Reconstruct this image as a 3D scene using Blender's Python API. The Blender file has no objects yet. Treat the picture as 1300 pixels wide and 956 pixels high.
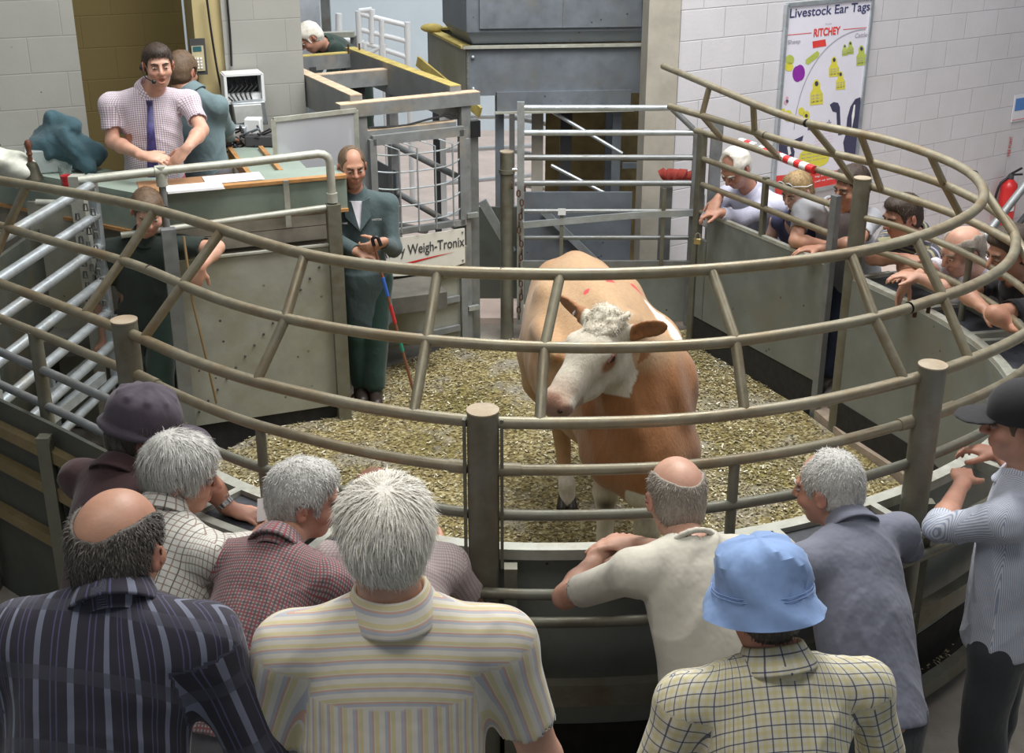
import bpy, math, random
import numpy as np
from mathutils import Vector, Matrix
random.seed(7); RNG = np.random.default_rng(7)
SC = bpy.context.scene; COL = SC.collection
# ------------------------------------------------------------------ camera, world, lights, exposure
CAMH = 3.58; F = 1575.0; TH = math.radians(21.7); CX, CY = 650.0, 433.5
cd = bpy.data.cameras.new('camera'); cam = bpy.data.objects.new('camera', cd); COL.objects.link(cam)
cam.location = (0, 0, CAMH); cam.rotation_euler = (math.pi/2 - TH, 0, 0)
cd.sensor_width = 36.0; cd.lens = F/1300*36.0; cd.shift_y = -44.5/1300; cd.clip_start = 0.05; cd.clip_end = 200
SC.camera = cam
W = bpy.data.worlds.new('world'); SC.world = W; W.use_nodes = True
W.node_tree.nodes['Background'].inputs[0].default_value = (0.86, 0.93, 1.0, 1)
W.node_tree.nodes['Background'].inputs[1].default_value = 0.20
def area(name, loc, size, power, color=(1, 1, 1), target=None):
    l = bpy.data.lights.new(name, 'AREA'); l.shape = 'RECTANGLE'; l.size, l.size_y = size; l.energy = power; l.color = color
    o = bpy.data.objects.new(name, l); o.location = loc; COL.objects.link(o)
    if target: o.rotation_euler = (Vector(target)-Vector(loc)).to_track_quat('-Z', 'Y').to_euler()
    return o
area('roof_light_ring', (0.9, 7.2, 7.0), (3.0, 3.0), 560, (1.0, 0.985, 0.95))
area('roof_light_hall', (0.5, 13.5, 6.5), (6.0, 4.0), 300, (0.93, 0.97, 1.0))
area('roof_light_right', (4.2, 6.5, 6.5), (1.6, 5.0), 170, (1.0, 0.97, 0.98), (2.6, 8.2, 0.6))
area('roof_light_stands', (-0.5, 1.8, 6.0), (4.5, 1.2), 95, (1.0, 0.96, 0.9))
area('rostrum_light', (-1.9, 6.2, 5.2), (1.6, 0.6), 60, (1.0, 0.97, 0.92), (-2.1, 8.2, 1.6))
SC.view_settings.view_transform = 'Standard'; SC.view_settings.look = 'None'
SC.view_settings.gamma = 1.0; SC.view_settings.exposure = -0.05; SC.view_settings.use_curve_mapping = False

# ------------------------------------------------------------------ measuring helpers (photo measurements to places in the hall)
_c, _s = math.cos(TH), math.sin(TH)
def _ray(px, py):
    x = (px-CX)/F; y = -(py-CY)/F
    return (x, _c+y*_s, -_s+y*_c)
def G(px, py, z=0.0):
    r = _ray(px, py); t = (z-CAMH)/r[2]; return (r[0]*t, r[1]*t, z)
def P(px, py, Y):
    r = _ray(px, py); t = Y/r[1]; return (r[0]*t, Y, CAMH+r[2]*t)
V = np.array
def vn(a): a = np.array(a, float); return a/(np.linalg.norm(a)+1e-12)

# ------------------------------------------------------------------ mesh builder
class MB:
    def __init__(s): s.v = []; s.f = []; s.n = 0
    def add(s, vs, fs):
        s.v.append(np.asarray(vs, float).reshape(-1, 3)); s.f += [tuple(i+s.n for i in f) for f in fs]; s.n += len(s.v[-1]); return s
    def hexa(s, p):  # p: 8 points, bottom 4 (ccw) then top 4
        return s.add(p, [(3,2,1,0),(4,5,6,7),(0,1,5,4),(1,2,6,5),(2,3,7,6),(3,0,4,7)])
    def box(s, c, size, ux=(1,0,0), uy=None, uz=None):
        ux = vn(ux); uz = vn(uz if uz is not None else (0,0,1)); uy = np.cross(uz, ux) if uy is None else vn(uy)
        a, b, d = ux*size[0]/2, uy*size[1]/2, uz*size[2]/2; c = V(c, float)
        return s.hexa([c-a-b-d, c+a-b-d, c+a+b-d, c-a+b-d, c-a-b+d, c+a-b+d, c+a+b+d, c-a+b+d])
    def beam(s, a, b, w, h, up=(0,0,1)):  # box along a->b, w sideways, h along up
        a = V(a, float); b = V(b, float); d = vn(b-a); up = V(up, float); sd = vn(np.cross(up, d)); u = np.cross(d, sd)
        return s.box((a+b)/2, (np.linalg.norm(b-a), w, h), d, sd, u)
    def tube(s, pts, r, n=12, cap=True):
        pts = [V(p, float) for p in pts]; m = len(pts); rs = r if hasattr(r, '__len__') else [r]*m
        t = [vn(pts[min(i+1, m-1)]-pts[max(i-1, 0)]) for i in range(m)]
        up = V([0,0,1.]) if abs(t[0][2]) < .9 else V([1.,0,0])
        x = vn(np.cross(t[0], up)); vs = []
        for i in range(m):
            x = vn(x-t[i]*np.dot(x, t[i])); y = np.cross(t[i], x)
            for k in range(n):
                a = 2*math.pi*k/n; vs.append(pts[i]+rs[i]*(math.cos(a)*x+math.sin(a)*y))
        fs = [(i*n+k, i*n+(k+1) % n, (i+1)*n+(k+1) % n, (i+1)*n+k) for i in range(m-1) for k in range(n)]
        if cap: fs += [tuple(range(n-1, -1, -1)), tuple(range((m-1)*n, m*n))]
        return s.add(vs, fs)
    def cyl(s, a, b, r, n=20, r2=None): return s.tube([a, b], [r, r if r2 is None else r2], n)
    def sheet(s, path, z0, z1, th=0.012):  # vertical sheet following plan path [(x,y)...]
        p = [V(q[:2], float) for q in path]; m = len(p); N = []
        for i in range(m):
            d = p[min(i+1, m-1)]-p[max(i-1, 0)]; d /= np.linalg.norm(d)+1e-9; N.append(V([-d[1], d[0]]))
        vs = []
        for i in range(m):
            a = p[i]-N[i]*th/2; b = p[i]+N[i]*th/2
            vs += [(*a, z0), (*b, z0), (*b, z1), (*a, z1)]
        fs = [(0,1,2,3), tuple((m-1)*4+k for k in (3,2,1,0))]
        for i in range(m-1):
            o = i*4
            for k in range(4): fs.append((o+(k+1) % 4, o+k, o+4+k, o+4+(k+1) % 4))
        return s.add(vs, fs)
    def strip(s, inner, outer, z0, z1):  # horizontal band between two plan paths
        m = len(inner); vs = []
        for a, b in zip(inner, outer): vs += [(a[0],a[1],z0), (b[0],b[1],z0), (b[0],b[1],z1), (a[0],a[1],z1)]
        fs = [(0,1,2,3), tuple((m-1)*4+k for k in (3,2,1,0))]
        for i in range(m-1):
            o = i*4
            for k in range(4): fs.append((o+(k+1) % 4, o+k, o+4+k, o+4+(k+1) % 4))
        return s.add(vs, fs)
    def lathe(s, c, prof, n=24, ax=(0,0,1)):
        ax = vn(ax); x = vn(np.cross(ax, (0,1,0) if abs(ax[1]) < .9 else (1,0,0))); y = np.cross(ax, x); vs = []
        for r, h in prof:
            for k in range(n):
                a = 2*math.pi*k/n; vs.append(V(c, float)+ax*h+r*(math.cos(a)*x+math.sin(a)*y))
        m = len(prof); fs = [(i*n+k, i*n+(k+1) % n, (i+1)*n+(k+1) % n, (i+1)*n+k) for i in range(m-1) for k in range(n)]
        return s.add(vs, fs + [tuple(range(n-1, -1, -1)), tuple(range((m-1)*n, m*n))])
    def ball(s, c, r, n=12):
        R = V(r if hasattr(r, '__len__') else (r, r, r)); vs = []
        for i in range(n+1):
            th = math.pi*i/n
            for k in range(2*n):
                a = math.pi*k/n; vs.append(V(c)+R*V([math.sin(th)*math.cos(a), math.sin(th)*math.sin(a), -math.cos(th)]))
        return s.add(vs, [(i*2*n+k, i*2*n+(k+1) % (2*n), (i+1)*2*n+(k+1) % (2*n), (i+1)*2*n+k) for i in range(n) for k in range(2*n)])
    def build(s, name, m, parent=None, smooth=None, bevel=0):
        vs = np.concatenate(s.v)
        if parent is not None:
            q = parent
            while q is not None: vs = vs-V(q.location); q = q.parent
        me = bpy.data.meshes.new(name); me.from_pydata(vs.tolist(), [], s.f)
        if smooth is None: smooth = True
        bpy_m = me
        import bmesh
        b = bmesh.new(); b.from_mesh(me); bmesh.ops.recalc_face_normals(b, faces=b.faces)
        b.to_mesh(me); b.free()
        if smooth:
            me.polygons.foreach_set('use_smooth', [True]*len(me.polygons))
            try: me.set_sharp_from_angle(angle=math.radians(38))
            except Exception: pass
        me.materials.append(m)
        o = bpy.data.objects.new(name, me); COL.objects.link(o)
        if parent is not None: o.parent = parent
        if bevel:
            bv = o.modifiers.new('bevel', 'BEVEL'); bv.width = bevel; bv.segments = 2; bv.limit_method = 'ANGLE'
        return o
def thing(name, loc, label, cat, group=None):
    o = bpy.data.objects.new(name, None); COL.objects.link(o); o.location = tuple(float(x) for x in loc); o.empty_display_size = 0.1
    return tag(o, label, cat, group)
def tag(o, label, cat, group=None, kind=None):
    if label: o['label'] = label
    if cat: o['category'] = cat
    if group: o['group'] = group
    if kind: o['kind'] = kind
    return o
def struct(o): o['kind'] = 'structure'; return o
def spline(pts, step=0.06):
    pts = [V(p, float) for p in pts]; out = []
    q = [2*pts[0]-pts[1]]+pts+[2*pts[-1]-pts[-2]]
    for i in range(1, len(q)-2):
        n = max(1, int(np.linalg.norm(q[i+1]-q[i])/step))
        for k in range(n):
            t = k/n
            out.append(.5*((2*q[i])+(-q[i-1]+q[i+1])*t+(2*q[i-1]-5*q[i]+4*q[i+1]-q[i+2])*t*t+(-q[i-1]+3*q[i]-3*q[i+1]+q[i+2])*t**3))
    out.append(pts[-1]); return out
def smooth_path(pts, it=8, fix=True):
    p = np.array(pts)
    for _ in range(it):
        r = p.copy(); r[1:-1] = .5*p[1:-1]+.25*(p[:-2]+p[2:]); p = r
    return list(p)

# ------------------------------------------------------------------ materials
class NM:
    def __init__(s, name):
        s.m = bpy.data.materials.new(name); s.m.use_nodes = True; s.t = s.m.node_tree; s.N = s.t.nodes; s.L = s.t.links
        s.b = s.N['Principled BSDF']
    def n(s, typ, **kw):
        o = s.N.new(typ)
        for k, v in kw.items(): setattr(o, k, v)
        return o
    def link(s, a, b): s.L.new(a, b)
    def tex(s, kind='Object'): return s.n('ShaderNodeTexCoord').outputs[kind]
    def noise(s, scale, detail=3, rough=.6, vec=None, out='Fac'):
        o = s.n('ShaderNodeTexNoise'); o.inputs['Scale'].default_value = scale; o.inputs['Detail'].default_value = detail; o.inputs['Roughness'].default_value = rough
        s.link(vec if vec is not None else s.tex(), o.inputs['Vector']); return o.outputs[out]
    def mapping(s, vec, scale=(1,1,1), rot=(0,0,0), loc=(0,0,0)):
        o = s.n('ShaderNodeMapping'); o.inputs['Scale'].default_value = scale; o.inputs['Rotation'].default_value = rot; o.inputs['Location'].default_value = loc
        s.link(vec, o.inputs['Vector']); return o.outputs[0]
    def ramp(s, fac, stops, interp='LINEAR'):
        o = s.n('ShaderNodeValToRGB'); o.color_ramp.interpolation = interp; e = o.color_ramp.elements
        while len(e) < len(stops): e.new(.5)
        for i, (p, c) in enumerate(stops): e[i].position = p; e[i].color = (*c, 1) if len(c) == 3 else c
        s.link(fac, o.inputs['Fac']); return o.outputs['Color']
    def mix(s, fac, a, b, mode='MIX'):
        o = s.n('ShaderNodeMix', data_type='RGBA', blend_type=mode)
        for sock, val in ((o.inputs[0], fac), (o.inputs[6], a), (o.inputs[7], b)):
            if isinstance(val, (int, float)): sock.default_value = val
            elif isinstance(val, (tuple, list)): sock.default_value = (*val, 1) if len(val) == 3 else val
            else: s.link(val, sock)
        return o.outputs[2]
    def math(s, op, a, b=0.0, c=None):
        o = s.n('ShaderNodeMath', operation=op)
        for i, val in enumerate((a, b, c)):
            if val is None: continue
            if isinstance(val, (int, float)): o.inputs[i].default_value = val
            else: s.link(val, o.inputs[i])
        return o.outputs[0]
    def bump(s, h, strength=.3, dist=.01):
        o = s.n('ShaderNodeBump'); o.inputs['Strength'].default_value = strength; o.inputs['Distance'].default_value = dist
        s.link(h, o.inputs['Height']); s.link(o.outputs[0], s.b.inputs['Normal']); return o.outputs[0]
    def fin(s, col=None, rough=.6, metal=0.0, **kw):
        if col is not None:
            if isinstance(col, tuple): s.b.inputs['Base Color'].default_value = (*col, 1)
            else: s.link(col, s.b.inputs['Base Color'])
        if isinstance(rough, (int, float)): s.b.inputs['Roughness'].default_value = rough
        else: s.link(rough, s.b.inputs['Roughness'])
        s.b.inputs['Metallic'].default_value = metal
        for k, v in kw.items(): s.b.inputs[k].default_value = v
        return s.m
def plain(name, col, rough=.6, metal=0.0, var=.12, scale=9, **kw):
    m = NM(name); f = m.noise(scale, 4, .65)
    a = tuple(max(0, x*(1-var)) for x in col); b = tuple(min(1, x*(1+var)) for x in col)
    return m.fin(m.ramp(f, [(.3, a), (.7, b)]), rough, metal, **kw)
def metalm(name, col, dirt, amount=.5, rough=.45, metal=.55, scale=7, spots=.0, bump=.12):
    m = NM(name); tc = m.tex()
    base = m.ramp(m.noise(scale, 5, .7, tc), [(.25, tuple(x*.78 for x in col)), (.75, tuple(min(1, x*1.18) for x in col))])
    g = m.noise(scale*.45, 6, .72, m.mapping(tc, loc=(3, 7, 1)))
    mask = m.ramp(g, [(.62-amount*.3, (0,0,0)), (.80-amount*.2, (1,1,1))])
    c = m.mix(mask, base, dirt)
    if spots:
        vor = m.n('ShaderNodeTexVoronoi'); vor.inputs['Scale'].default_value = 11; m.link(tc, vor.inputs['Vector'])
        sp = m.ramp(vor.outputs['Distance'], [(0, (1,1,1)), (.06+spots*.05, (1,1,1)), (.08+spots*.05, (0,0,0))])
        sel = m.math('MULTIPLY', sp, m.ramp(m.noise(2.2, 2, .5, tc), [(.5, (0,0,0)), (.56, (1,1,1))]))
        c = m.mix(sel, c, (.07,.06,.05))
    r = m.ramp(m.noise(scale*2, 3, .6, tc), [(.3, (rough*.8,)*3), (.7, (min(1, rough*1.3),)*3)])
    m.bump(m.noise(scale*6, 3, .6, tc), bump, .004)
    return m.fin(c, r, metal)
M = {}
M['rail'] = metalm('railing galvanised brown', (.29,.265,.19), (.24,.18,.105), .6, .42, .4, 9)
M['post'] = metalm('post galvanised', (.20,.20,.16), (.15,.125,.08), .5, .5, .4, 8)
M['posttop'] = metalm('post cap worn', (.42,.36,.27), (.34,.25,.16), .6, .6, .2, 10)
M['galv'] = metalm('galvanised bright', (.50,.55,.58), (.42,.42,.38), .35, .35, .6, 8)
M['galv_dk'] = metalm('galvanised grey', (.25,.265,.27), (.20,.19,.165), .4, .45, .5, 8)
M['frame'] = metalm('steel frame dusty', (.26,.275,.28), (.38,.32,.24), .35, .55, .35, 6)
M['dust'] = plain('tan dust on beam tops', (.55,.43,.30), .95, 0, .2, 12)
M['ydust'] = plain('yellow dust on rim', (.45,.36,.11), .95, 0, .25, 12)
M['bluegrey'] = metalm('blue grey painted sheet', (.17,.195,.225), (.19,.185,.17), .28, .5, .25, 4, .3)
M['sheet'] = metalm('sheet panel grey green', (.225,.245,.23), (.22,.215,.165), .35, .5, .3, 3.5, .4)
M['sheet_l'] = metalm('sheet panel pale', (.34,.345,.29), (.29,.27,.18), .45, .6, .15, 3, .5)
M['sheet_d'] = metalm('sheet panel dark green', (.085,.095,.08), (.12,.105,.07), .4, .6, .2, 4)
M['skirt'] = plain('black rubber skirt', (.018,.017,.016), .8, 0, .4, 20)
M['ledge'] = metalm('counter edge pale grey', (.47,.48,.42), (.36,.33,.25), .35, .5, .3, 10)
M['black'] = plain('black plastic', (.015,.015,.017), .45, 0, .3)
M['dark'] = plain('dark grey', (.05,.05,.055), .7)
M['white'] = plain('white plastic', (.75,.77,.78), .4, 0, .05)
M['paper'] = plain('paper', (.86,.86,.88), .8, 0, .02)
M['red'] = plain('red paint', (.62,.03,.03), .3, 0, .1)
M['redcl'] = plain('dark red cloth', (.32,.045,.035), .9, 0, .25)
M['brass'] = plain('brass', (.60,.47,.22), .35, .8, .1)
M['chrome'] = plain('chrome', (.7,.7,.72), .2, .95, .05)
M['tray'] = plain('tray dark insert', (.045,.05,.06), .55, 0, .3, 25)
M['wood'] = plain('varnished wood edging', (.46,.24,.09), .5, 0, .22, 14)
M['laminate'] = plain('pale green laminate', (.25,.31,.265), .45, 0, .12, 5)
M['laminate_top'] = plain('green laminate top', (.29,.36,.31), .4, 0, .08, 5)
M['bluewall'] = plain('pale blue hall wall', (.66,.76,.82), .9, 0, .05, 1.5)
M['pinkfloor'] = plain('pale pink hall floor', (.66,.54,.48), .8, 0, .12, 3)
M['plank'] = plain('weathered wooden board', (.27,.245,.20), .85, 0, .25, 5)
M['rust'] = plain('rusty chain', (.10,.055,.035), .85, .3, .4, 30)
M['chain'] = plain('grey chain', (.16,.16,.15), .6, .6, .4, 30)
M['yellowpl'] = plain('yellow tag', (.70,.62,.03), .5, 0, .06)
def wallmat(name, col, mortar, bw=.46, bh=.24, spots=0, dirt=None, bumpy=.5):
    m = NM(name); tc = m.tex(); sep = m.n('ShaderNodeSeparateXYZ'); m.link(tc, sep.inputs[0])
    cmb = m.n('ShaderNodeCombineXYZ'); m.link(sep.outputs[0], cmb.inputs[0]); m.link(sep.outputs[2], cmb.inputs[1])
    br = m.n('ShaderNodeTexBrick'); br.inputs['Scale'].default_value = 1.0; br.inputs['Brick Width'].default_value = bw; br.inputs['Row Height'].default_value = bh
    br.inputs['Mortar Size'].default_value = .006; br.inputs['Mortar Smooth'].default_value = .8
    br.inputs['Color1'].default_value = (*col, 1); br.inputs['Color2'].default_value = (*[x*.965 for x in col], 1); br.inputs['Mortar'].default_value = (*mortar, 1)
    m.link(cmb.outputs[0], br.inputs['Vector'])
    c = m.mix(m.ramp(m.noise(1.3, 5, .65, tc), [(.35, (.90,.90,.89)), (.7, (1,1,1))]), (0,0,0), br.outputs['Color'], 'MIX') if 0 else \
        m.mix(1.0, br.outputs['Color'], m.ramp(m.noise(1.3, 5, .65, tc), [(.3, (.88,.88,.86)), (.7, (1,1,1))]), 'MULTIPLY')
    if spots:
        v = m.n('ShaderNodeTexVoronoi'); v.inputs['Scale'].default_value = 7; m.link(tc, v.inputs['Vector'])
        sp = m.ramp(v.outputs['Distance'], [(0, (1,1,1)), (.045, (1,1,1)), (.06, (0,0,0))])
        sel = m.math('MULTIPLY', sp, m.ramp(m.noise(3, 2, .5, tc), [(.48, (0,0,0)), (.52, (1,1,1))]))
        c = m.mix(sel, c, (.09,.085,.06))
    h = m.math('ADD', m.math('MULTIPLY', br.outputs['Fac'], -1.0), m.math('MULTIPLY', m.noise(30, 3, .6, tc), .25))
    m.bump(h, bumpy, .012)
    return m.fin(c, .85, 0)
M['wall_r'] = wallmat('white painted block wall', (.72,.71,.745), (.60,.60,.64))
M['wall_l'] = wallmat('grey painted block wall', (.36,.36,.335), (.325,.325,.305), spots=1, bumpy=.25)
M['wall_o'] = wallmat('ochre painted block wall', (.165,.125,.045), (.15,.115,.04), bumpy=.3)
M['conc'] = plain('raw concrete', (.40,.375,.32), .9, 0, .15, 4)
def floormat():
    m = NM('mulch covered floor'); tc = m.tex()
    v = m.n('ShaderNodeTexVoronoi'); v.inputs['Scale'].default_value = 55; m.link(m.mapping(tc, scale=(1, 1.3, 1)), v.inputs['Vector'])
    chips = m.ramp(m.n('ShaderNodeSeparateColor').outputs[0] if 0 else v.outputs['Color'], [(0, (.08,.06,.03)), (.35, (.20,.155,.06)), (.6, (.34,.28,.12)), (.85, (.55,.50,.30)), (1, (.75,.72,.55))])
    big = m.noise(1.1, 5, .65, tc)
    dirty = m.ramp(big, [(.35, (.55,.54,.32)), (.5, (.9,.88,.82)), (.68, (1.0,.98,.9))])
    c = m.mix(1.0, chips, dirty, 'MULTIPLY')
    c = m.mix(m.ramp(m.noise(2.3, 4, .6, m.mapping(tc, loc=(5, 2, 0))), [(.52, (0,0,0)), (.66, (.75,.75,.75))]), c, (.33,.31,.27))
    m.bump(v.outputs['Distance'], .7, .02)
    return m.fin(c, .9)
M['mulch'] = floormat()
M['floor'] = plain('dusty concrete floor', (.30,.27,.23), .9, 0, .2, 5)
M['floor_dk'] = plain('dark audience floor', (.12,.115,.10), .9, 0, .3, 5)
def chipmat():
    m = NM('straw chips'); a = m.n('ShaderNodeAttribute'); a.attribute_name = 'rnd'
    c = m.ramp(a.outputs['Fac'], [(0, (.07,.058,.028)), (.3, (.21,.175,.085)), (.6, (.36,.31,.175)), (.85, (.64,.59,.41)), (1, (.88,.85,.72))])
    return m.fin(c, .8)
M['chips'] = chipmat()
# ------------------------------------------------------------------ floors and walls
def slab(name, poly, z0, z1, m):
    n = len(poly); mb = MB(); mb.add([(x, y, z0) for x, y in poly]+[(x, y, z1) for x, y in poly], [tuple(range(n-1, -1, -1)), tuple(range(n, 2*n))]+[(i, (i+1) % n, n+(i+1) % n, n+i) for i in range(n)])
    return mb.build(name, m, smooth=False)
ringf = [(-2.35,4.0), (-2.75,5.0), (-2.75,7.1), (-1.95,6.55), (-1.0,7.55), (-.85,8.7), (-.3,9.25), (1.5,9.25), (1.46,8.95), (2.0,7.85), (2.42,6.9), (2.6,6.0), (2.3,5.0), (1.6,4.3), (0,3.98), (-1.6,4.0)]
struct(slab('floor', [(-7,-2), (7.5,-2), (7.5,17.5), (-7,17.5)], -.32, -.12, M['floor']))
fl = slab('ring_floor', [tuple(G(*q)[:2]) for q in [(150,640), (250,590), (340,545), (440,508), (480,470), (590,434)]]+[(1.40,9.25), (1.50,9.25), (1.63,8.9), (2.02,7.62), (2.33,6.75), (2.50,5.9), (2.06,4.98), (1.52,4.55), (0,4.18), (-1.0,4.58), (-1.5,4.98)], -.12, 0.0, M['mulch'])
struct(fl)
cb = MB(); cpath = [(1.44,9.6), (1.55,9.2), (1.72,8.7), (1.98,7.9), (2.16,7.2), (2.36,6.75), (2.56,6.1)]
cb.strip(cpath, [(x+.10, y+.03) for x, y in cpath], -.1, .045)
struct(cb.build('trim_1', plain('concrete kerb dusty', (.36,.29,.22), .9, 0, .2, 8)))
st = MB(); st.box((0, .95, .09), (9, 3.9, .42)); st.box((0, .5, .535), (9, 3.4, .47))
struct(st.build('step_stand', M['floor_dk'], smooth=False))
U1 = vn((.935,.355,0)); N1 = V([-.355,.935,0]); O1 = V([-1.13,7.61,0])         # auctioneer's rostrum directions
def R1(s, w, z=0.0): p = O1+U1*s+N1*w; return (p[0], p[1], z)
def walls():
    def wall(name, p, u, length, z0, z1, th, m, n=None):
        a = math.atan2(u[1], u[0]); mb = MB()
        mb.hexa([(0,0,z0), (length,0,z0), (length,th,z0), (0,th,z0), (0,0,z1), (length,0,z1), (length,th,z1), (0,th,z1)])
        o = mb.build(name, m, smooth=False); o.location = (p[0], p[1], 0); o.rotation_euler = (0, 0, a); return struct(o)
    wall('wall_right', (1.32, 9.93), (.84,.5425), 8.5, -.12, 5.2, .25, M['wall_r'])
    # concrete column at the corner of the white wall
    mb = MB(); mb.box((1.175, 10.02, 2.4), (.25, .25, 5.3), (.98,.1,0)); struct(mb.build('wall_column', M['conc'], smooth=False))
    # left: grey block wall, ochre doorway wall, white pier
    e = R1(-1.36, 1.55); wall('wall_left', (e[0]-4*U1[0], e[1]-4*U1[1]), U1, 4.0, -.12, 5.2, .16, M['wall_l'])
    e = R1(-1.75, 2.6); wall('wall_back', e, U1, 1.22, -.12, 5.2, .16, M['wall_o'])
    e2 = R1(-.53, 1.95); wall('wall_rear', e2, U1, .2, -.12, 5.2, .5, plain('cream painted pier', (.46,.38,.19), .8, 0, .08, 3))
    e = R1(-.33, 1.92); wall('wall_pier', e, U1, .58, -.12, 5.2, .5, M['wall_l'])
    # far hall
    mb = MB(); mb.box((0, 17.2, 2.5), (16, .2, 6)); struct(mb.build('wall_far', M['bluewall'], smooth=False))
    mb = MB(); mb.box((0, 13.4, -.1), (12, 7.4, .06)); struct(mb.build('hall_floor', M['pinkfloor'], smooth=False))
walls()

# ------------------------------------------------------------------ the ring railing
T_px = [(842,84),(860,91.3),(916.5,115),(973,138.4),(1024,156.3),(1080,167),(1127,177.3),(1170.4,191.4),(1211.8,207.4),(1236.3,222.5),(1249.5,238.5),(1250.4,253.6),(1240,266.8),(1211.8,283.7),(1174,298.8),(1127,312),(1080,322.3),(1010,332),(940,339.5),(843.7,345.8),(760,348.5),(690,348.5),(636,347),(555.7,345),(475,337.8),(400,326.5),(344.3,311.8),(282,292),(220,272.2),(150.6,255.6),(82.9,243.3),(0,229.2),(-50,221)]
M_px = [(850,135),(905,150.7),(958,167.6),(1015,185),(1080,200),(1117.7,208.4),(1155,219.7),(1193,231),(1215.6,242),(1247.6,257),(1268,270.5),(1286,289),(1291,309),(1285,330),(1268,345),(1234.4,364),(1198.6,376.3),(1155.3,390.4)]
M_px2 = [(1153,391.5),(1112,403.6),(1060,414),(1001,423.3),(932,434.8),(843.7,440),(760,442),(690,441),(626,438.5),(545.6,432),(475,425.7),(440,420),(359.4,404),(282,382.4),(231.3,361.7),(188.4,342.2),(156.4,330.9),(105.5,316.8),(56.5,303.6),(9.4,289.5),(-50,272)]
zT, zM, zL, z1, z2, zC = 2.08, 1.87, 1.65, 1.46, 1.27, 1.08
plan_far = [(1.35,9.04),(1.59,8.62),(1.85,8.08),(2.12,7.57),(2.24,7.35),(2.37,7.12),(2.53,6.74),(2.61,6.41),(2.65,6.08),(2.62,5.7),(2.50,5.36),(2.33,5.10),(2.18,4.92)]
plan_near = [(2.18,4.92),(2.0,4.76),(1.85,4.64),(1.64,4.495),(1.22,4.27),(.86,4.14),(.54,4.07),(.11,4.05),(-.17,4.07),(-.55,4.19),(-.80,4.32),(-1.01,4.43),(-1.32,4.66),(-1.645,4.955)]
plan_left = [(-1.645,4.955),(-1.86,5.13),(-2.1,5.33),(-2.48,5.63),(-2.75,5.85)]
def lift(pl, z): return [(x, y, z) for x, y in pl]
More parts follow.
